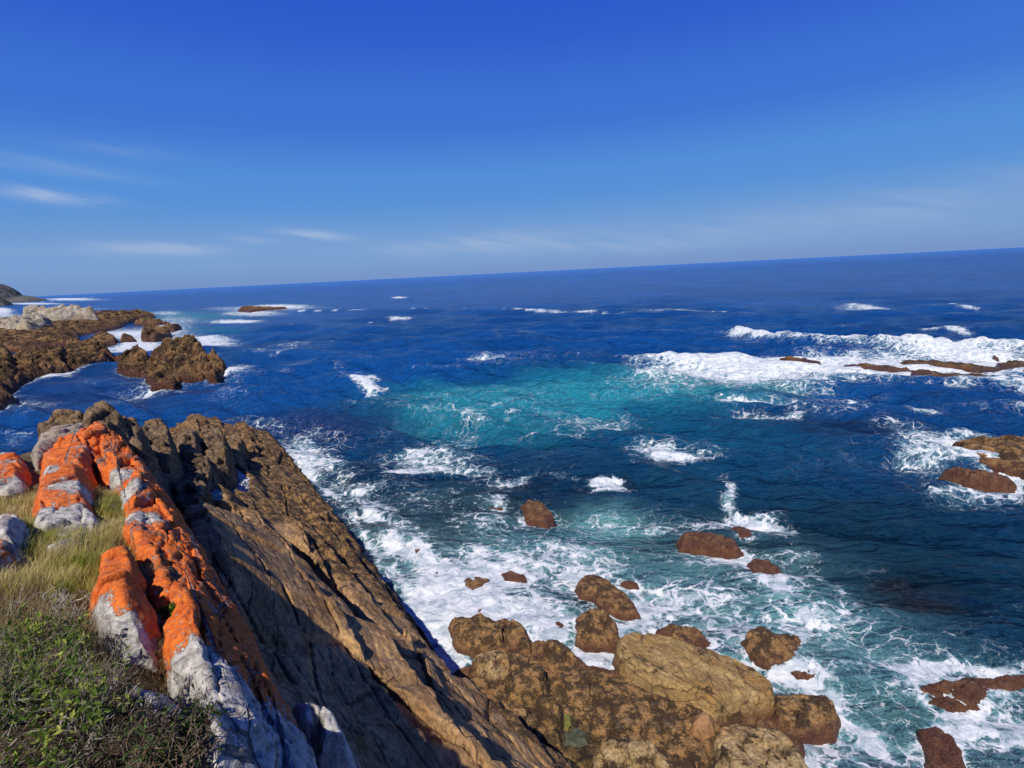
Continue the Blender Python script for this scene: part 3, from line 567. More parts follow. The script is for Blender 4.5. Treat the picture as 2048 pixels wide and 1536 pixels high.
# wash collars round rocks
allrock = np.full(X.shape, 1e3)
near = np.hypot(X, Y) < 110
xs, ys = X[near], Y[near]; best = np.full(xs.shape, 1e3)
for poly in ROCKS_XY:
    pc = np.mean(poly, 0); R = max(np.hypot(*(np.array(q)-pc)) for q in poly)+4
    mm = np.hypot(xs-pc[0], ys-pc[1]) < R
    best[mm] = np.minimum(best[mm], -sdist(xs[mm], ys[mm], poly))
se = [tuple(P(*c)[:2]) for c in SLAB_EDGE]
best = np.minimum(best, polydist(xs, ys, se))
allrock[near] = best
dens_near = np.clip(np.hypot(X, Y)/40, .5, 2.)
foam += .55*np.exp(-np.clip(allrock-.05, 0, 50)/(.35*dens_near))*(.75+.6*edge_n)
foam = np.clip(foam*(.93+.45*edge_n), 0, 1.25)
foam[Z > .9] += .15
foam += .05*sstep(.1, .5, fbm(X*.1, Y*.16, .5, 3, 33))*(np.hypot(X, Y) < 260)
foam += (.08+.14*fbm(X*.22, Y*.3, .9, 3, 34))*sstep(75, 30, np.hypot(X, Y))
foam -= blobs(X, Y, [(1750,1060,300,110,.22),(1350,950,180,40,.10),(1950,1150,90,60,.2),(1500,880,200,30,.12),(1800,800,200,20,.1)], 0.)
Z += np.where(foam > .45, 1, foam/.45)*(.05*fbm(X*2.2, Y*2.2, .7, 3, 90)*np.clip(.9/spacing-.6, 0, 1))
# water colour by depth and by air beaten into it
dist = np.hypot(X, Y)
def lin(r, g, b): return np.array([((c/255.+.055)/1.055)**2.4 if c > 10 else c/255./12.92 for c in (r, g, b)])
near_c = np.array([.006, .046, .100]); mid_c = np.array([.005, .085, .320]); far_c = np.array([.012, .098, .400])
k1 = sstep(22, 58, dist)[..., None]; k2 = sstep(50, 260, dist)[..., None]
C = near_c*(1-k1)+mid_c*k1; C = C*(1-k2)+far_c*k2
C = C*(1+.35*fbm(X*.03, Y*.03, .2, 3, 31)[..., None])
def tint(C, lst, col):
    f = np.clip(blobs(wxx, wyy, lst, 0.)*(1+.5*fbm(X*.25, Y*.25, 6., 4, 41)), 0, 1)[..., None]
    return C*(1-f)+np.array(col)*f
C = tint(C, [(1050,825,420,85,.85),(1450,900,250,110,.4),(1200,770,300,50,.5)], (.004, .105, .225))
C = tint(C, [(1000,798,260,52,.95),(1240,765,230,32,.8),(1450,790,120,26,.5),(900,840,90,28,.45),(1330,775,70,30,.6),(1050,870,120,24,.35),(1130,800,160,40,.5)], (.022, .31, .43))
C = tint(C, [(1480,770,150,22,.7),(1420,750,80,14,.5),(1700,745,200,20,.5)], (.05, .30, .34))
C = tint(C, [(1560,1190,70,46,.65),(1240,1070,120,56,.55),(1640,1250,60,40,.45),(1160,1140,60,30,.4),(1380,1120,70,36,.5),(1300,1180,90,30,.4),(1000,1140,70,20,.4),(1660,1330,80,40,.35),(1600,1230,90,60,.5),(1200,1050,140,40,.5)], (.15, .42, .44))
C = tint(C, [(820,1100,130,60,.6),(1000,1200,200,80,.6),(1300,1230,140,60,.6),(1500,1300,130,60,.5),(1750,1420,190,100,.6),(1900,1500,150,80,.7),(1600,1450,90,90,.6)], (.17, .27, .30))
C = tint(C, [(350,630,80,14,.7),(440,632,80,8,.5),(420,660,80,10,.5),(560,612,90,7,.5)], (.03, .27, .36))
C = tint(C, [(1650,1060,330,90,.55),(1850,1180,200,80,.5)], (.006, .034, .052))
C = tint(C, [(600,850,200,36,.6),(120,800,150,40,.5),(300,790,120,26,.4)], (.016, .030, .135))
C = tint(C, [(1150,1150,420,150,.62),(1620,1320,270,160,.62),(900,1050,170,70,.4),(1850,1450,260,110,.7),(1480,1120,200,60,.3)], (.125, .32, .365))
C = np.clip(C, 0, 1)
clear = np.clip(blobs(wxx, wyy, [(1000,1010,150,60,.38),(850,1060,130,60,.38),(1860,1205,100,40,.6),(1790,1175,60,20,.6),(1560,1150,150,60,.30),(1700,865,130,22,.55),(1550,835,80,14,.5),(1400,1100,160,50,.35),
     (1250,1230,220,70,.3),(1600,1400,160,90,.35),(1880,1450,160,90,.45),(700,960,60,60,.25),(1215,980,60,14,.6),(1050,1150,180,60,.25)], 0.), 0, .85)
def water_material():
    T = NT('sea_water'); p = T.pos(); fo = T.attr('foam')
    pw = T.n('ShaderNodeVectorMath', operation='ADD')
    wn_ = T.n('ShaderNodeVectorMath', operation='MULTIPLY_ADD'); T.l(T.noise(p, .9, 4, .6, out='Color'), wn_.inputs[0]); wn_.inputs[1].default_value = (1.3, 1.3, 0); wn_.inputs[2].default_value = (-.65, -.65, 0)
    T.l(p, pw.inputs[0]); T.l(wn_.outputs[0], pw.inputs[1])
    q = T.mapping(pw.outputs[0], scale=(.8, 1.1, 0), rot=(0, 0, .5))
    e1 = T.voro(q, 1.6, 'DISTANCE_TO_EDGE'); e2 = T.voro(q, 4.0, 'DISTANCE_TO_EDGE'); e3 = T.voro(q, 9.5, 'DISTANCE_TO_EDGE')
    l1 = T.ramp(e1, 0., .17, c=1, d=0); l2 = T.ramp(e2, 0., .2, c=1, d=0); l3 = T.ramp(e3, 0., .25, c=1, d=0)
    n = T.noise(q, 1.4, 9, .70, .8); nb = T.noise(q, .35, 4, .6)
    pat = T.math('ADD', T.math('MULTIPLY', l1, .24), T.math('MULTIPLY', l2, .18))
    pat = T.math('ADD', pat, T.math('MULTIPLY', l3, .09))
    pat = T.math('ADD', pat, T.math('MULTIPLY', T.ramp(n, .25, .75, False), .55))
    pat = T.math('ADD', pat, T.math('MULTIPLY', T.math('SUBTRACT', nb, .5), .35))
    q2 = T.mapping(pw.outputs[0], scale=(.45, 2.0, 0), rot=(0, 0, .75))
    pat = T.math('ADD', pat, T.math('MULTIPLY', T.math('SUBTRACT', T.noise(q2, 2.2, 7, .68, .4), .5), .55))
    th = T.math('SUBTRACT', 1.0, fo)
    lo = T.math('SUBTRACT', th, .07); hi = T.math('ADD', th, .24)
    f = T.ramp(pat, lo, hi)
    f = T.math('MULTIPLY', f, T.ramp(fo, .04, .16))
    thin = T.math('MULTIPLY', T.ramp(e2, .0, .055, c=1, d=0), T.ramp(T.noise(q, 1.6, 6, .7), .50, .60))
    thin = T.math('MAXIMUM', thin, T.math('MULTIPLY', T.ramp(e1, .0, .035, c=1, d=0), T.ramp(nb, .48, .58)))
    f = T.math('MAXIMUM', f, T.math('MULTIPLY', T.math('MULTIPLY', thin, T.ramp(fo, .03, .30)), .8))
    milk = T.math('MULTIPLY', T.ramp(pat, T.math('SUBTRACT', th, .42), T.math('ADD', th, .05)), T.ramp(fo, .10, .6))
    col = T.attr('wcol', 'Color')
    col = T.mix(T.math('MULTIPLY', milk, .6), col, (.27, .52, .57))
    w1 = T.mapping(p, scale=(.62, 1.45, 1), rot=(0, 0, -.15))
    nr = T.bump(T.noise(w1, 1.1, 7, .66, .5), .85, .55)
    nr = T.bump(T.noise(w1, 5.0, 5, .65, .3), .5, .09, nr)
    nr2 = T.bump(T.noise(w1, .30, 7, .72), 1.0, 4.5, nr)
    nr2 = T.bump(T.noise(w1, .115, 5, .62), .9, 9.0, nr2)
    water = T.bsdf(col, T.ramp(T.attr('away'), 0., 1., c=.12, d=.16), T.ramp(T.attr('away'), 0., 1., c=.45, d=.36, mx=T.attr('offing')), nr2); water.inputs['IOR'].default_value = 1.33
    fr = T.n('ShaderNodeFresnel'); fr.inputs[0].default_value = 1.33; T.l(nr2, fr.inputs['Normal'])
    tr = T.n('ShaderNodeBsdfTransparent'); tr.inputs[0].default_value = (.62, .78, .78, 1)
    gl = T.n('ShaderNodeBsdfGlossy'); gl.inputs['Roughness'].default_value = .08; T.l(nr2, gl.inputs['Normal'])
    m1 = T.n('ShaderNodeMixShader'); T.l(fr.outputs[0], m1.inputs[0]); T.l(tr.outputs[0], m1.inputs[1]); T.l(gl.outputs[0], m1.inputs[2])
    cl = T.math('MULTIPLY', T.attr('clear'), T.math('SUBTRACT', 1., T.math('MULTIPLY', milk, .75)))
    m2 = T.n('ShaderNodeMixShader'); T.l(cl, m2.inputs[0]); T.l(water.outputs[0], m2.inputs[1]); T.l(m1.outputs[0], m2.inputs[2])
    fb = T.bump(T.math('ADD', T.math('MULTIPLY', n, 1.), T.math('MULTIPLY', T.noise(q, 9., 5, .7), .4)), .6, .22)
    fcol = T.mix(T.ramp(T.noise(q, 2.2, 6, .7), .35, .62), (.32, .385, .43), (.69, .70, .71))
    foamb = T.bsdf(fcol, .75, .2, fb)
    m3 = T.n('ShaderNodeMixShader'); T.l(f, m3.inputs[0]); T.l(m2.outputs[0], m3.inputs[1]); T.l(foamb.outputs[0], m3.inputs[2])
    return T.fin(m3.outputs[0])
M_SEA = water_material()
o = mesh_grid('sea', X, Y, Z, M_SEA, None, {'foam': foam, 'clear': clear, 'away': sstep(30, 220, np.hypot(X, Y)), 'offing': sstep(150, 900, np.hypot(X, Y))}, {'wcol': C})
tag(o, 'deep blue sea with teal patches, white surf and lacy foam', 'sea', kind='structure')
del wxx, wyy, A_, T_, DD, allrock

# seabed under the shallows
xs = np.arange(-30, 60, .22); ys = np.arange(4, 75, .22); X, Y = np.meshgrid(xs, ys)
Zb = -1.5+.55*fbm(X*.45, Y*.45, 0., 5, 81)+.1*fbm(X*2, Y*2, 0., 3, 82)-.02*np.clip(Y-20, 0, 99)
o = mesh_grid('seabed', X, Y, Zb, M_REEF, None, {'crust': np.full(X.shape, .8)}); tag(o, 'rocky brown sea floor showing through the shallows', 'seabed', kind='structure')
for (px, py, rx, ry, dep, sd_) in sunk_rocks:
    poly = [(px+rx*math.cos(a)*(1+.2*math.sin(3*a+sd_)), py+ry*math.sin(a)*(1+.2*math.cos(2*a+sd_)), -dep-.6) for a in np.linspace(0, 2*math.pi, 11)[:-1]]
    rock('sunken_rock', 'brown rock lying under the shallow water', poly, .6, .7, .07 if py > 900 else .2, M_REEF, seed=60+sd_, amp=.09, crust=1., outline=.2, skirt=.8,
         group='sunken rocks under the shallows')
#@@ROCKS
for (nm, lb, poly, H, wd, sd_, mt) in sea_rocks:
    d = np.hypot(*P(poly[0][0], poly[0][1])[:2]); rs_ = max(.018, d*.0016)
    pz = [(a, b, .02) for a, b in poly]
    rock(nm, lb, pz, H, wd, rs_, (M_RED if sd_ in (15, 16, 17, 18, 19, 20, 23, 24, 26, 27, 28) else M_REEF) if (d < 35 or sd_ == 26) else M_MID, seed=sd_, amp=.12*min(1.5, wd/.45), freq=2.4, cuts=7, crust=1., outline=.08*wd/.5, skirt=1.4, step=min(.17, H*.34) if d < 35 else .22, cell=(.45 if d < 35 else .9, 1))

# ------------------------------------------------------------------ the long slab
POOLS = [(3.75, [(452,905),(462,900),(470,930),(500,955),(505,985),(480,1000),(458,985),(460,940)]), (5.3, [(418,985),(435,975),(450,985),(445,1002),(425,1000)])]
def slab_top(S, T):
    sea = np.interp(T, [5, 7.3, 8.7, 10.2, 11.4, 13, 14.4, 17, 18.7, 21.8, 27, 33, 41, 46], [6.9, 6.5, 6.2, 5.75, 5.6, 5.6, 5.8, 5.82, 5.9, 6.15, 6.25, 6.3, 6.5, 6.5])
    sea = sea+.16*perlin(T*.5, 0., 1., 5)+.12*perlin(T*1.6, 0., 2., 6)+.11*np.round(1.6*perlin(T*.85, 3., 2., 7))
    S0 = S; S = np.maximum(S, .45)
    e = np.clip((sea-S)/5.6, 0, 2)
    hi = np.interp(T, [0, 7.6, 9.6, 11.5, 13.5, 17, 22, 30, 44], [6.6, 6.6, 7.7, 7.75, 7.3, 6.1, 5.1, 4.3, 3.0]); lo = 1.0-.15*sstep(18, 30, T)
    z = lo+(hi-lo)*e**1.0
    z = z-1.1*sstep(1.7, .7, S)*sstep(15, 18, T)
    z = np.where(S > sea, lo-(S-sea)*2.6, z)
    z = z - sstep(.55, 0, sea-S)*.5
    z = z-np.clip(.1-S0, 0, 9)*1.3*sstep(10, 13, T)-.0*S0
    z -= np.clip(T-43.0+.6*(S-5), 0, 9)*2.2
    return z, sea
s = np.arange(-2.0, 8.8, .03); t = np.concatenate([np.geomspace(5.0, 12, 420), np.geomspace(12.02, 47, 760)])+0.
t = np.concatenate([np.arange(1.0, 5.0, .05), t])
S, T = np.meshgrid(s, t); X = S*NV[0]+T*DV[0]; Y = S*NV[1]+T*DV[1]
z, sea = slab_top(S, T)
wob = .13*fbm(X*.35, Y*.35, 1., 3, 100); Sw = S+wob+.02*T
f1, f2, cid = voro(Sw/1.05, T/8.5+.15*wob, 101); g = f2-f1
plate = (cid-.5)*.55
z += plate*.55-np.where(g < .03, (1-g/.03)*.16, 0)
f1, f2, cid2 = voro(Sw/.40+3, T/4.2+.3*wob, 102); g2 = f2-f1
z += (cid2-.5)*.07*sstep(2., 4., S)-np.where(g2 < .05, (1-g2/.05)*.035, 0)
for i, (s_i, hh_) in enumerate([(1.3, .34), (2.15, .44), (3.05, .42), (3.95, .42), (4.85, .34)]):
    lane = s_i+.30*perlin(T*.16, i*3.1, 0., 120)+.10*np.round(2.2*perlin(T*.42, i*2.3, 1., 121))
    on = sstep(-.25, .25, perlin(T*.13+i*1.7, i*4.9, 2., 122)+.12)
    z += hh_*on*(.55+.45*sstep(1.8, 3.2, S))*(np.clip((S-lane+.85)/.85, 0, 1)*(S < lane))-0*S
# a deep gully parallel to the strike
gp = polydist(S, T, [(2.5, 16.5), (2.75, 14.2), (3.0, 12.2), (3.1, 10.)]); z -= .9*np.exp(-(gp/.28)**2)
gp = polydist(S, T, [(4.6, 25), (4.9, 19), (5.0, 14), (5.1, 9)]); z -= .28*np.exp(-(gp/.13)**2)
for (zp, poly) in POOLS:
    sdp = sdist(X, Y, [tuple(P(a, b, zp)[:2]) for a, b in poly]); wp = sstep(-.6, -.05, sdp)
    z = z*(1-wp)+(zp+.04-.30*sstep(-.02, .25, sdp))*wp
crustm = sstep(2.7, 4.0, S+.035*(T-12)+.9*fbm(X*.4, Y*.4, 2., 3, 103))
crustm = np.maximum(crustm, sstep(17.5, 22, T+1.2*fbm(X*.5, Y*.5, 4., 2, 104)+.5*S)); crustm = np.where(T < 14, crustm*.0+sstep(4.4, 5.4, S+.6*fbm(X*.4, Y*.4, 2., 3, 103)), crustm)
crustm = np.maximum(crustm, .32*sstep(2.6, 5.0, S))
z += crustm*(.15*fbm(X*1.3, Y*1.6, 1., 4, 105)+.05*fbm(X*5, Y*5, 2., 3, 106, .6, True))
gz0, gz1 = np.gradient(z, t, s)
nx = -(gz1*NV[0]+gz0*DV[0]); ny = -(gz1*NV[1]+gz0*DV[1]); L = np.sqrt(nx*nx+ny*ny+1)
d = .035*fbm(X*2.2, Y*2.2, z*2.2, 5, 107, .6)
Sx = .008*fbm(S*9, T*1.3, z*2, 3, 108, .6, True)
o = mesh_grid('rock_slab', X+nx/L*(d+Sx), Y+ny/L*(d+Sx), z+(d+Sx)/L, M_SLAB, (z > -1.6) & ((S > -1.0) | (T > 19)), {'crust': crustm})
tag(o, 'long brown layered rock slab sloping from the lichen ridge down to the sea', 'rock slab')
def slabz(x, y): return slab_top(np.asarray(x)*NV[0]+np.asarray(y)*NV[1], np.asarray(x)*DV[0]+np.asarray(y)*DV[1])[0]

# ------------------------------------------------------------------ the reef flat, its boulders and pools
def plain_material(name, a, b, scale=6, rough=.6, bump=.5):
    T = NT(name); p = T.pos(); n = T.noise(p, scale, 7, .65, .4)
    c = T.mix(T.ramp(n, .35, .65), a, b)
    return T.fin(T.bsdf(c, rough, .35, T.bump(T.noise(p, scale*5, 5, .7), bump, .02)))
M_GOLD = rock_material('pale_barnacle_rock', (.32, .215, .09), (.46, .33, .165), (.10, .06, .03), strata=False)
MT = {'R': M_REEF, 'Y': M_YEL, 'G': M_GOLD, 'C': plain_material('brown_stone', (.17, .08, .03), (.32, .17, .07)),
      'O': plain_material('olive_stone', (.22, .19, .05), (.33, .28, .08)), 'S': plain_material('grey_green_stone', (.085, .085, .060), (.17, .155, .11))}
for (nm, lb, poly, zb_, H, wd, sd_, mt) in reef_parts:
    small = nm == 'cobble' or mt == 'S'
    yel = mt == 'Y'
    rock(nm, lb, [(a, b, zb_) for a, b in poly], H, wd, .018 if not small else .008, MT[mt], seed=sd_, amp=(.012 if small else .075), freq=2.4, cuts=2 if (yel or nm == 'barnacle_reef') else (5 if not small else 2),
         crust=((lambda X, Y, z, S, T_, nz: .36+.4*sstep(12.4, 13.8, S)+.12*fbm(X, Y, 1., 3, 5)) if yel else (.45 if mt == 'G' else 1.)), outline=.015 if small else .07, skirt=1.3, style='strata' if yel else 'lump', step=.004 if small else (.08 if yel else .24), cell=(.9, 2.5) if yel else (.55, 1),
         power=2.2 if not small else 3)
def pool_material():
    T = NT('pool_water'); p = T.pos()
    nr = T.bump(T.noise(p, 6, 4, .6, .4), .3, .03)
    fr = T.n('ShaderNodeFresnel'); fr.inputs[0].default_value = 1.33; T.l(nr, fr.inputs['Normal'])
    tr = T.n('ShaderNodeBsdfTransparent'); tr.inputs[0].default_value = (.74, .78, .70, 1)
    gl = T.n('ShaderNodeBsdfGlossy'); gl.inputs['Roughness'].default_value = .05; T.l(nr, gl.inputs['Normal'])
    m1 = T.n('ShaderNodeMixShader'); T.l(fr.outputs[0], m1.inputs[0]); T.l(tr.outputs[0], m1.inputs[1]); T.l(gl.outputs[0], m1.inputs[2])
    e = T.voro(T.mapping(p, scale=(1, 1, 0)), 4.2, 'DISTANCE_TO_EDGE'); n = T.noise(p, 2.2, 6, .7)
    f = T.ramp(T.math('ADD', T.ramp(e, 0, .16, c=1, d=0), T.math('SUBTRACT', n, .5)), .72, .95)
    m2 = T.n('ShaderNodeMixShader'); T.l(T.math('MULTIPLY', f, T.attr('foam')), m2.inputs[0]); T.l(m1.outputs[0], m2.inputs[1])
    T.l(T.bsdf((.8, .82, .84), .7).outputs[0], m2.inputs[2])
    return T.fin(m2.outputs[0])
M_POOL = pool_material()
def pool(label, poly, z, fo, group=None):
    W = np.array([P(a, b, z) for a, b in poly]); c = W.mean(0)
    n = 48; m_ = 14; V = [c]
    ring = []
    for i in range(n):
        a = i/n*len(W); j = int(a); f_ = a-j; q = W[j % len(W)]*(1-f_)+W[(j+1) % len(W)]*f_
        ring.append(q)
    V = []
    for j in range(m_+1):
        for q in ring: V.append(c+(q-c)*max(j/m_, .001)*(1+.06*math.sin(len(V)*1.7)*(j == m_)))
    V = np.array(V); idx = np.arange(n*(m_+1)).reshape(m_+1, n)
    q = np.stack([idx[:-1], idx[1:], np.roll(idx[1:], -1, 1), np.roll(idx[:-1], -1, 1)], -1).reshape(-1, 4)
    a = V[q[n*3]]
    if np.cross(a[1]-a[0], a[3]-a[0])[2] < 0: q = q[:, ::-1]
    V[:, 2] += .006*np.sin(V[:, 0]*9)*np.cos(V[:, 1]*8)
    o = mesh_raw('tide_pool', V, q, M_POOL, {'foam': np.full(len(V), fo)})
    return tag(o, label, 'tide pool', group)
pool('green tide pool with stones on its floor between slab and reef flat', [(1100,1470),(1130,1425),(1160,1440),(1200,1480),(1225,1520),(1190,1545),(1150,1520)], .56, .0)
pool('foam-flecked blue pool in the crusted rock near the far end of the slab', [(452,905),(462,900),(470,930),(500,955),(505,985),(480,1000),(458,985),(460,940)], 3.75, 1.)
pool('small blue pool beside a dark boulder at the inner side of the slab', [(418,985),(435,975),(450,985),(445,1002),(425,1000)], 5.3, .2)

# ------------------------------------------------------------------ distant rocks, reefs and the headland
M_PALE = rock_material('bleached_rock', (.33, .27, .18), (.52, .47, .39), (.07, .055, .04), far=6., bump=1.6, strata=False, crust=False, ochre=(.52, .36, .20))
for (nm, lb, poly, H, wd, sd_) in far_rocks:
    pz = [(q[0], q[1], q[2] if len(q) > 2 else .02) for q in poly]
    d = np.hypot(*P(poly[0][0], poly[0][1])[:2]); flat = len(poly[0]) == 2
    rock(nm, lb, pz, H*(.50 if flat else (.8 if nm != 'pale_outcrop' else .8)), wd*(.75 if not flat else .8), max(.06, d*.0013), M_PALE if nm == 'pale_outcrop' else (M_MID if flat else M_FAR), seed=sd_, amp=(.55 if nm == 'pale_outcrop' else min(.3, .26*H/1.5)), freq=1.0 if d < 150 else .45, power=3.2 if not flat else 2., cuts=0 if len(poly) > 10 else 2,
         crust=.8 if not flat else .42, outline=.35 if not flat else .2, skirt=1.5 if nm != 'pale_outcrop' else 3., step=(.16 if flat else (1.0 if nm == 'pale_outcrop' else min(.6, .6*H/1.5))), cell=(1.1 if d < 130 else 2.6, 2.6 if d < 130 else 7.), style='jagged', mgn=1.2)
def hill(name, label, px, d, hw, hgt, depth, mat, p=2.2, seed=1, tip=0.):
    a = math.atan2((px-1024)/F, 1.012) ; c = np.array([math.sin(a), math.cos(a)])*d; side = np.array([c[1], -c[0]])/d; fw = c/d
    W_ = hw/F*d*1.12
    u, v = np.meshgrid(np.linspace(-1.15, 1.15, 150), np.linspace(-1.15, 1.15, 110))
    X = c[0]+side[0]*u*W_+fw[0]*v*depth; Y = c[1]+side[1]*u*W_+fw[1]*v*depth
    n = fbm(u*2.2, v*2.2, seed, 5, seed)
    r = np.sqrt(u*u+v*v)*(1+.12*n)
    z = hgt*(1-np.clip(r, 0, 1.3)**p)*(1+.10*n)+hgt*.05*fbm(u*9, v*9, seed, 4, seed+3, .6, True)-tip*np.clip(u, 0, 1)*hgt
    o = mesh_grid(name, X, Y, np.maximum(z, -3), mat); tag(o, label, 'headland', kind='structure')
T = NT('hazed_headland_cover'); p = T.pos()
cc = T.mix(T.ramp(T.noise(p, .02, 6, .65), .4, .6), (.060, .066, .060), (.11, .105, .10))  # greyed colours: the haze of distance is put into the hill colour
cc = T.mix(T.math('MULTIPLY', T.ramp(T.noise(p, .06, 6, .7), .56, .66), .6), cc, (.24, .22, .21))
M_HILL = T.fin(T.bsdf(cc, .9, .1, T.bump(T.noise(p, .08, 6, .7), .8, 6.)))
hill('headland', 'distant rounded dark headland at the left edge of the horizon', -12, 2000, 40, 50, 260, M_HILL, 3.6, 3)
hill('low_point', 'low rocky point running out from the foot of the distant headland', 62, 1750, 26, 15, 60, M_HILL, 1.6, 5)
hill('low_cliff', 'dark nearer cliff foot at the left edge of the photo', 0, 1150, 20, 18, 40, M_HILL, 1.8, 7)

# ------------------------------------------------------------------ the ridge with orange lichen
GP = [(0,910,8.6),(60,960,8.6),(0,1050,8.95),(120,1100,9.05),(60,1200,9.3),(0,1536,9.7),(300,1536,9.5),(250,1230,9.2),(330,1150,9.0),(210,1000,8.62),(180,880,8.5),(250,900,8.05),
      (300,1000,8.1),(400,1150,8.3),(450,1300,8.3),(500,1450,8.4),(100,870,8.3),(230,850,7.8)]
_gf = interp_surface(np.array([P(*q) for q in GP]+[tuple(P(0,1750,9.65)),tuple(P(300,1750,9.4)),tuple(P(500,1700,9.)),(-3.5, 0, 9.8), (0, 0, 9.2), (-8, 3, 9.3)]))
def ground(x, y): return _gf(np.asarray(x, float), np.asarray(y, float))
M_SOIL = NT('dry_soil'); T = M_SOIL; p = T.pos()
M_SOIL = T.fin(T.bsdf(T.mix(T.ramp(T.noise(p, 9, 8, .7), .35, .65), (.05, .035, .02), (.17, .125, .07)), .95, .1, T.bump(T.noise(p, 30, 6, .7), .8, .03)))
soil_px = [(-260,930),(0,915),(95,872),(180,862),(240,925),(282,1000),(330,1080),(370,1200),(425,1330),(455,1430),(490,1560),(520,1900)]
sp_ = [P(a, b, 8.7) for a, b in soil_px]+[np.array([.2, .6, 9.]), np.array([.4, -3., 9.]), np.array([-9., -3., 9.]), np.array([-14., 5., 8.])]
def world_rock(name, label, W, zfun, H, wdt, res, mat, **k):
    global P
    P0 = P; W = [np.array(q, float) for q in W]
    P = lambda a, b, z=0: np.array([a, b, z])
    try: return rock(name, label, [tuple(q) for q in W], H, wdt, res, mat, zfun=zfun, **k)
    finally: P = P0
o = world_rock('ground', 'dark soil of the ridge top under grass and bushes', sp_, ground, .05, .3, .05, M_SOIL, seed=5, amp=.03, cuts=0, step=.03, skirt=6, mgn=1.0, slope=5., kind='structure', outline=.1)
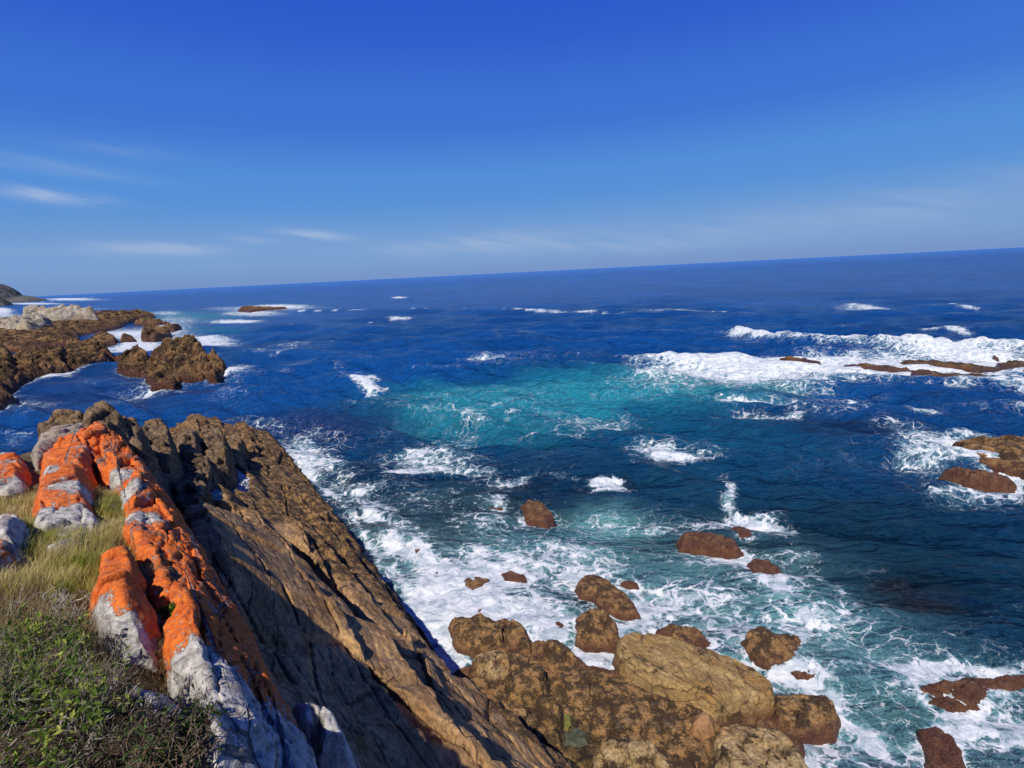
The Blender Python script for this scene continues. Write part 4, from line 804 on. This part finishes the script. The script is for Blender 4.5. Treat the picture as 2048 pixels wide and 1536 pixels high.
# the ledge the photographer stands on
world_rock('cliff_ledge', 'grey ledge under the viewpoint at the top of the ridge', [(-2.2, .4, 9.4), (-.3, .9, 9.4), (.6, .3, 9.4), (.6, -2.5, 9.4), (-2.2, -3, 9.4)], lambda x, y: 9.2+0*x, .8, .5, .06, M_LICH, seed=8, amp=.1,
      lichen=.4, bare=0., mgn=1.2, skirt=7, slope=5., crust=0.)
def lich_fn(base, seed, low=None, patches=()):
    def f(X, Y, S, T_, nz, ns):
        v = base+.35*fbm(X*.9, Y*.9, 1., 3, seed)-.25*np.clip(.35-nz, 0, 1)
        for (px, py, z, r, dv) in patches:
            c = P(px, py, z); v = v+dv*np.exp(-((X-c[0])**2+(Y-c[1])**2)/r**2)
        return v
    return f
LR = [
 # name, label, outline with heights, H, edge width, res, seed, lichen base, patches, bare
 ('lichen_ridge','long orange lichen-covered rock ridge running down from the viewpoint, sunlit crest and shaded flank',
  [(150,876,8.6),(175,862,8.6),(215,866,8.45),(250,884,8.25),(290,928,8.05),(330,988,8.0),(372,1052,8.05),(408,1112,8.2),(452,1192,8.35),(498,1272,8.4),(543,1372,8.35),(588,1452,8.3),(632,1542,8.3),(670,1680,8.3),
   (480,1680,9.1),(468,1545,9.1),(432,1450,9.15),(400,1390,9.15),(355,1330,9.2),(325,1262,9.15),(306,1180,9.1),(296,1112,9.0),(270,1078,8.95),(252,1062,8.9),(256,1032,8.85),(246,988,8.75),(226,952,8.72),(190,925,8.7),(162,902,8.7)],
  .30,.5,.016,91,.74,[(215,985,8.9,.45,-.9),(240,935,8.9,.35,-.7),(285,1025,8.9,.3,-.6),(345,1290,9.4,.28,-.9),(430,1390,9.3,.42,-1.1),(450,1480,9.2,.5,-1.3),(400,1350,9.4,.25,-.6),(180,890,8.9,.6,.1)],0.),
 ('lichen_rock','broad hump with an orange top and white lower half, left of the grass strip',
  [(92,912,8.7),(125,882,8.7),(165,874,8.72),(183,905,8.72),(178,960,8.75),(183,1032,8.85),(203,1048,8.85),(192,1082,8.95),(160,1102,9.),(130,1127,9.05),(85,1127,9.05),(68,1092,9.),(70,1012,8.95),(84,955,8.82)],
  .34,.32,.014,92,.66,[(70,1040,9.1,.4,-1.),(100,1070,9.1,.55,-.8),(150,1060,9.1,.5,-.42),(75,1110,9.2,.4,-.9),(150,920,9,.9,.35),(80,960,9,.30,-.9),(150,985,9.,.25,-.6)],0.),
 ('lichen_rock','rounded vivid orange boulder with a grey base above the bushes',
  [(202,1108,9.05),(235,1094,9.05),(262,1106,9.05),(288,1145,9.1),(303,1192,9.12),(316,1250,9.18),(304,1288,9.22),(250,1293,9.25),(200,1285,9.25),(184,1242,9.25),(195,1172,9.15)],
  .42,.30,.012,93,.92,[(200,1262,9.5,.30,-1.3),(250,1272,9.5,.30,-1.6),(300,1268,9.5,.30,-1.5),(195,1225,9.4,.15,-.8)],0.),
 ('lichen_rock','grey-white boulder dusted with orange at the left edge of the photo',
  [(-60,1060,9.),(20,1050,9.),(50,1057,9.),(64,1082,9.05),(58,1117,9.1),(40,1150,9.15),(0,1180,9.25),(-80,1185,9.25)],.42,.26,.014,94,.38,[(10,1130,9.3,.25,.3)],0.),
 ('lichen_rock','cream and orange rocks at the left edge behind the grass hollow',
  [(-60,925,8.75),(10,915,8.7),(45,922,8.7),(58,945,8.75),(48,978,8.8),(20,992,8.8),(-60,985,8.85)],.30,.32,.02,95,.62,[(30,975,8.9,.4,-.7)],0.),
 ('lichen_rock','bare purple-grey boulder half hidden behind dry twigs',
  [(238,1328,9.25),(268,1320,9.25),(310,1340,9.25),(345,1380,9.25),(360,1432,9.3),(330,1462,9.35),(270,1445,9.35),(240,1385,9.3)],.26,.26,.012,96,.12,[],0.),
 ('lichen_rock','bluish-white block with dark cracks at the bottom, right of the bushes',
  [(412,1446,9.05),(450,1436,9.05),(500,1455,9.),(520,1492,9.),(480,1512,9.05),(430,1494,9.08)],.26,.16,.012,97,.05,[],0.),
 ('lichen_rock','lowest bluish-white block cut by the bottom edge of the photo',
  [(428,1508,9.1),(480,1520,9.05),(506,1560,9.05),(450,1610,9.1),(415,1560,9.1)],.24,.16,.012,98,.05,[],0.),
 ('lichen_rock','small bluish-white rock in the shade at the outer foot of the ridge',
  [(588,1420,8.1),(640,1424,8.05),(678,1452,8.0),(688,1482,8.0),(640,1492,8.05),(600,1464,8.1)],.24,.2,.012,99,.10,[],0.),
 ('lichen_rock','pale streaked rock shoulder at the upper left end of the ridge',
  [(60,920,8.55),(78,885,8.5),(110,858,8.5),(150,846,8.5),(175,850,8.5),(165,868,8.6),(130,880,8.65),(95,905,8.65),(75,935,8.65)],.22,.3,.02,90,.20,[],.6),
]
for (nm, lb, poly, H, wd, res, sd_, lb_, pt, br) in LR:
    big = nm == 'lichen_ridge'
    rock(nm, lb, poly, H, wd, res, M_LICH, zfun=None if (big or poly[0][2] < 8.8) else (lambda x, y: ground(x, y)+.05), seed=sd_, amp=.045 if not big else .07, freq=2.0, cuts=0 if big else 3, style='strata' if big else 'lump', step=.15 if big else .12, cell=(.34, 1.9) if big else (.55, 1),
         skirt=.8 if not big else 2.5, slope=4. if not big else 5., mgn=.25 if not big else .5, outline=.05, crust=0., lichen=lich_fn(lb_, sd_, None, pt), bare=br, power=2.6)
KN = [
 ('boulder','brown knob standing highest against the sea at the top end of the ridge',[(168,868,8.25),(172,845,8.4),(182,826,8.45),(200,820,8.45),(222,824,8.45),(238,838,8.4),(245,860,8.2),(215,875,8.2)],.42,.45,111),
 ('boulder','dark cracked boulder just right of the highest knob',[(222,862,7.9),(226,842,8.1),(245,836,8.1),(268,848,8.0),(285,868,7.8),(292,905,7.4),(300,945,7.2),(262,900,7.8)],.45,.5,112),
 ('boulder','low brown hump left of the highest knob against the water',[(78,872,8.2),(100,852,8.3),(130,842,8.3),(165,838,8.3),(172,858,8.3),(130,866,8.3),(95,886,8.2)],.26,.35,113),
 ('boulder','tall column of stacked brown boulders beside the ridge',[(282,912,6.4),(288,880,6.4),(300,866,6.4),(330,862,6.4),(345,880,6.2),(352,925,6.),(350,965,5.8),(320,990,5.8),(298,955,6.1)],.75,.55,114),
 ('boulder','rounded brown boulder left of the blue pool, nearest the water',[(356,905,5.0),(362,880,5.0),(385,870,5.0),(400,882,5.0),(402,905,5.),(385,928,5.),(362,925,5.)],.7,.6,115),
 ('boulder','dark lumpy boulder behind the rounded ones at the far end',[(398,895,4.6),(402,874,4.6),(425,866,4.6),(448,874,4.5),(455,895,4.5),(435,910,4.6),(408,908,4.7)],.75,.7,116),
 ('boulder','squarish dark boulder with a lit brown left face above the blue pool',[(358,958,5.1),(368,935,5.1),(395,920,5.),(420,930,5.),(430,960,4.9),(415,980,5.),(375,978,5.1)],.75,.5,117),
 ('boulder','small brown boulder touching the top of the blue pool',[(412,925,4.6),(420,906,4.6),(445,898,4.5),(458,910,4.5),(455,932,4.5),(430,940,4.6)],.55,.5,118),
 ('boulder','angular dark boulder lying against the inner edge of the slab',[(352,1000,5.6),(362,978,5.6),(390,972,5.5),(420,992,5.4),(418,1012,5.4),(390,1030,5.5),(362,1020,5.6)],.5,.4,119),
 ('boulder','small golden rock at the sea end of the blue pool',[(456,893,3.4),(462,882,3.4),(480,880,3.3),(490,890,3.3),(478,902,3.3)],.5,.5,120),
]
for (nm, lb, poly, H, wd, sd_) in KN:
    rock(nm, lb, [(a, b, c+.15) for a, b, c in poly], H*1.15, wd*.62, .022, M_KNOB, seed=sd_, amp=.13, freq=2.0, cuts=6, step=.34, cell=(.40, 1), skirt=2.8, mgn=.55, slope=4.5, outline=.1, crust=.0, power=2.6)
#@@VEG
# ------------------------------------------------------------------ grass and bushes on the ridge
def leaf_material(name, a, b, c, tr=.25):
    T = NT(name); t_ = T.attr('tone')
    col = T.mix(T.ramp(t_, 0., .5, False), a, b); col = T.mix(T.ramp(t_, .5, 1., False), col, c)
    d = T.bsdf(col, .6, .2); tl = T.n('ShaderNodeBsdfTranslucent'); T.l(col, tl.inputs[0])
    m_ = T.n('ShaderNodeMixShader'); m_.inputs[0].default_value = tr; T.l(d.outputs[0], m_.inputs[1]); T.l(tl.outputs[0], m_.inputs[2])
    return T.fin(m_.outputs[0])
M_GRASS = leaf_material('dry_grass', (.16, .22, .02), (.38, .32, .07), (.66, .53, .26))
M_GRASSB = leaf_material('withered_grass', (.16, .12, .04), (.26, .19, .08), (.38, .29, .16))
M_LEAF = leaf_material('green_leaves', (.030, .068, .008), (.10, .165, .018), (.36, .38, .07), .35)
M_DARKLEAF = leaf_material('dark_leaves', (.022, .045, .012), (.05, .08, .02), (.10, .13, .03), .2)
M_TWIG = leaf_material('grey_twigs', (.06, .045, .03), (.15, .125, .09), (.42, .38, .30), .0)
M_BTWIG = leaf_material('brown_twigs', (.045, .028, .018), (.12, .075, .045), (.32, .25, .18), .0)
M_PTWIG = leaf_material('bleached_twigs', (.20, .17, .13), (.36, .32, .26), (.55, .50, .43), .0)
M_CORE = leaf_material('bush_heart', (.020, .016, .009), (.035, .03, .014), (.06, .05, .03), .0)
def inpoly_points(poly, n, rs_):
    Wp = np.array([P(a, b, 9.0)[:2] for a, b in poly]); lo, hi = Wp.min(0), Wp.max(0); out = np.zeros((0, 2))
    while len(out) < n:
        q = rs_.uniform(lo, hi, (n*2, 2)); q = q[sdist(q[:, 0], q[:, 1], [tuple(v) for v in Wp]) > -.03]; out = np.r_[out, q]
    return out[:n]
def blades(base, L, wd, lean, rs_, bend=.5):
    n = len(base); az_ = rs_.uniform(0, 2*math.pi, n); d = np.c_[np.cos(az_), np.sin(az_)]
    wind = np.array([.25, .1]); L = np.asarray(L).reshape(-1, 1)
    V = []
    face = rs_.uniform(0, math.pi, n); sd = np.c_[np.cos(face), np.sin(face), np.zeros(n)]
    for j, u in enumerate((0, .4, .75, 1.)):
        off = (d*lean.reshape(-1, 1)+wind)*(u*.55+bend*u*u)*L*.6; hgt = L[:, 0]*u*(1-.25*u*lean)
        c = base+np.c_[off, hgt]; ww = wd*(1-.92*u)*.5
        V.append(c-sd*np.reshape(ww, (-1, 1))); V.append(c+sd*np.reshape(ww, (-1, 1)))
    V = np.stack(V, 1).reshape(-1, 3); i = np.arange(n)*8
    q = np.concatenate([np.stack([i+2*k, i+2*k+1, i+2*k+3, i+2*k+2], 1) for k in range(3)])
    return V, q
def grass(label, poly, n, L, mat, seed, greenspots=()):
    rs_ = np.random.RandomState(seed)
    c = inpoly_points(poly, max(n//34, 4), rs_); idx = rs_.randint(0, len(c), n)
    b = c[idx]+rs_.normal(0, .04, (n, 2)); tl = rs_.uniform(.45, 1.3, len(c))[idx]
    b3 = np.c_[b, ground(b[:, 0], b[:, 1])+.02]
    lean = rs_.uniform(.1, 1.0, n); ln = L*tl*rs_.uniform(.6, 1.2, n)
    V, q = blades(b3, ln, rs_.uniform(.004, .009, n), lean, rs_)
    tone = np.clip(.66+.22*rs_.normal(size=len(c))[idx]+.30*rs_.normal(size=n)*.7+.55*fbm(b[:, 0]*1.3, b[:, 1]*1.3, 0., 2, seed), 0, 1)
    for (px, py, r) in greenspots:
        g = P(px, py, 9.)[:2]; tone = tone-.7*np.exp(-((b-g)**2).sum(1)/r**2)
    o = mesh_raw('grass', V, q, mat, {'tone': np.repeat(np.clip(tone, 0, 1), 8)}, smooth=False)
    tag(o, label, 'grass', kind='stuff')
grass('olive and straw-coloured grass filling the gap between the orange ridge and the broad hump', [(178,912),(205,925),(232,958),(250,1000),(255,1050),(285,1085),(300,1120),(262,1105),(215,1095),(190,1062),(184,1000)], 9000, .15, M_GRASS, 201, [(232,985,.35)])
grass('yellowish grass in the hollow at the left edge behind the grey-white boulder', [(-60,985),(40,985),(62,960),(72,1000),(66,1060),(-60,1060)], 7000, .16, M_GRASS, 202)
grass('taller olive grass between the broad hump and the green bush', [(40,1120),(62,1080),(130,1075),(205,1065),(215,1100),(196,1150),(190,1200),(178,1250),(120,1260),(-20,1270),(-60,1190),(45,1165)], 16000, .19, M_GRASS, 203, [(165,1160,.25)])
grass('withered brown grass beside the purple-grey boulder', [(300,1298),(335,1300),(372,1360),(410,1430),(420,1470),(375,1470),(362,1390),(320,1335)], 5000, .13, M_GRASSB, 204)
grass('dry straw grass among the dead stems below the tall olive grass', [(-40,1240),(60,1235),(180,1245),(192,1330),(150,1400),(60,1370),(-40,1330)], 7000, .15, M_GRASSB, 206)
grass('long withered straw standing up through the bushes in the bottom left corner', [(-60,1330),(205,1330),(225,1450),(215,1600),(-60,1600)], 6000, .30, M_GRASSB, 207)
grass('dry tuft of grass in the crack above the vivid orange boulder', [(262,1085),(290,1092),(306,1150),(312,1230),(298,1190),(285,1130)], 1800, .11, M_GRASSB, 205)

def tubes(S0, S1, R0, R1):
    a = S1-S0; L = np.linalg.norm(a, axis=1)[:, None]+1e-9; a = a/L
    h = np.where(np.abs(a[:, 2:3]) < .9, np.array([[0, 0, 1.]]), np.array([[1., 0, 0]])); u = np.cross(a, h); u /= np.linalg.norm(u, axis=1)[:, None]; v = np.cross(a, u)
    V = []
    for c, r in ((S0, R0), (S1, R1)):
        for k in range(3):
            th = 2*math.pi*k/3; V.append(c+(u*math.cos(th)+v*math.sin(th))*r[:, None])
    V = np.stack(V, 1).reshape(-1, 3); i = np.arange(len(S0))*6
    q = np.concatenate([np.stack([i+k, i+(k+1) % 3, i+3+(k+1) % 3, i+3+k], 1) for k in range(3)])
    return V, q
def shrub(name, label, px, py, rad, hgt, stems, leafy, tm, lm, seed, thick=.006, curl=.35, core=True, droop=0.):
    rs_ = np.random.RandomState(seed)
    c = P(px, py, ground(*P(px, py, 9.4)[:2])); c[2] = ground(c[0], c[1])
    root = bpy.data.objects.new(name, None); COL.objects.link(root); root.location = tuple(c)
    tag(root, label, 'shrub' if name != 'small_plant' else 'plant')
    segs = []; tips = []
    def grow(p, d, r, n, depth):
        for k in range(n):
            d = d+rs_.normal(0, curl, 3)*.55+np.array([0, 0, .04-droop*depth]); d /= np.linalg.norm(d)
            L = hgt*.16*rs_.uniform(.6, 1.2)*(.75**depth)
            q = p+d*L
            if q[2] < .01: d[2] = abs(d[2]); q = p+d*L
            rr = np.hypot(q[0], q[1])
            if rr > rad*1.1: return
            segs.append((p, q, r, r*.82, depth)); p = q; r *= .84
            if depth < 3 and rs_.rand() < (.75 if depth < 2 else .6):
                dd = d+rs_.normal(0, .75, 3); dd /= np.linalg.norm(dd); grow(p, dd, r*.68, max(2, n-1-depth), depth+1)
            tips.append((p, d, depth))
    for i in range(stems):
        a = rs_.uniform(0, 2*math.pi); rr = rad*.75*math.sqrt(rs_.rand()); p = np.array([rr*math.cos(a), rr*math.sin(a), 0.])
        d = np.array([math.cos(a)*.5, math.sin(a)*.5, rs_.uniform(.5, 1.3)])+rs_.normal(0, .3, 3); d /= np.linalg.norm(d)
        grow(p, d, thick*rs_.uniform(.7, 1.2), 5, 0)
    S0 = np.array([q[0] for q in segs]); S1 = np.array([q[1] for q in segs]); R0 = np.array([q[2] for q in segs]); R1 = np.array([q[3] for q in segs])
    lim = .0011
    V, q = tubes(S0, S1, np.maximum(R0, lim), np.maximum(R1, lim))
    mesh_raw('branches', V, q, tm, {'tone': np.repeat(np.clip(rs_.uniform(0, 1, len(segs)), 0, 1), 6)}, parent=root)
    if leafy > 0:
        tp = [t_ for t_ in tips if t_[2] >= 1]; n = int(leafy*len(tp))
        ii = rs_.randint(0, len(tp), n); B = np.array([tp[i][0] for i in ii])+rs_.normal(0, .012, (n, 3)); Dd = np.array([tp[i][1] for i in ii])+rs_.normal(0, .6, (n, 3)); Dd /= np.linalg.norm(Dd, axis=1)[:, None]
        cl = fbm(B[:, 0]*4, B[:, 1]*4, B[:, 2]*4, 2, seed); keep = cl > -.02; B, Dd, cl = B[keep], Dd[keep], cl[keep]; n = len(B)
        sd = np.cross(Dd, rs_.normal(size=(n, 3))); sd /= np.linalg.norm(sd, axis=1)[:, None]; nn = np.cross(Dd, sd)
        Ll = rs_.uniform(.025, .055, n)[:, None]; wl = Ll*rs_.uniform(.14, .26, n)[:, None]
        V = np.stack([B, B+Dd*Ll*.45+sd*wl+nn*Ll*.05, B+Dd*Ll-nn*Ll*.12, B+Dd*Ll*.45-sd*wl+nn*Ll*.05], 1).reshape(-1, 3); i = np.arange(n)*4
        mesh_raw('foliage', V, np.stack([i, i+1, i+2, i+3], 1), lm, {'tone': np.repeat(np.clip(.4+.8*cl+rs_.normal(0, .2, n), 0, 1), 4)}, parent=root, smooth=False)
shrub('shrub', 'green-leaved bush with grey twigs at the left edge of the photo', 10, 1400, .46, .38, 80, 1.2, M_TWIG, M_LEAF, 301)
shrub('shrub', 'straggly bush with yellow-green leaves in the bottom left corner', 20, 1540, .55, .38, 80, .9, M_TWIG, M_LEAF, 302)
shrub('shrub', 'tangle of bare pale twigs between the tall olive grass and the green bush', 50, 1275, .55, .24, 60, .12, M_PTWIG, M_LEAF, 303, curl=.6, thick=.009)
shrub('shrub', 'brown dry bush of fine bare twigs in front of the purple-grey boulder', 185, 1515, .34, .24, 80, .10, M_BTWIG, M_DARKLEAF, 304, curl=.5)
shrub('shrub', 'dry twiggy bush at the bottom edge, right of the yellow-green one', 230, 1590, .45, .32, 100, .2, M_BTWIG, M_DARKLEAF, 305, curl=.5)
shrub('shrub', 'low dark leafy bush at the foot of the bluish-white blocks', 365, 1505, .20, .14, 40, 1.6, M_BTWIG, M_DARKLEAF, 306)
shrub('shrub', 'bush of pale dead stems with few green sprigs right of the green-leaved bush', 130, 1400, .36, .20, 60, .3, M_TWIG, M_LEAF, 307, curl=.5)
shrub('small_plant', 'small bright green plant growing beside the grey base of the vivid orange boulder', 335, 1310, .10, .10, 26, 5., M_BTWIG, M_LEAF, 308, thick=.003)
shrub('small_plant', 'small grey-green plant rooted in a crack of the orange ridge', 303, 1052, .12, .10, 26, 4., M_BTWIG, M_LEAF, 309, thick=.003)
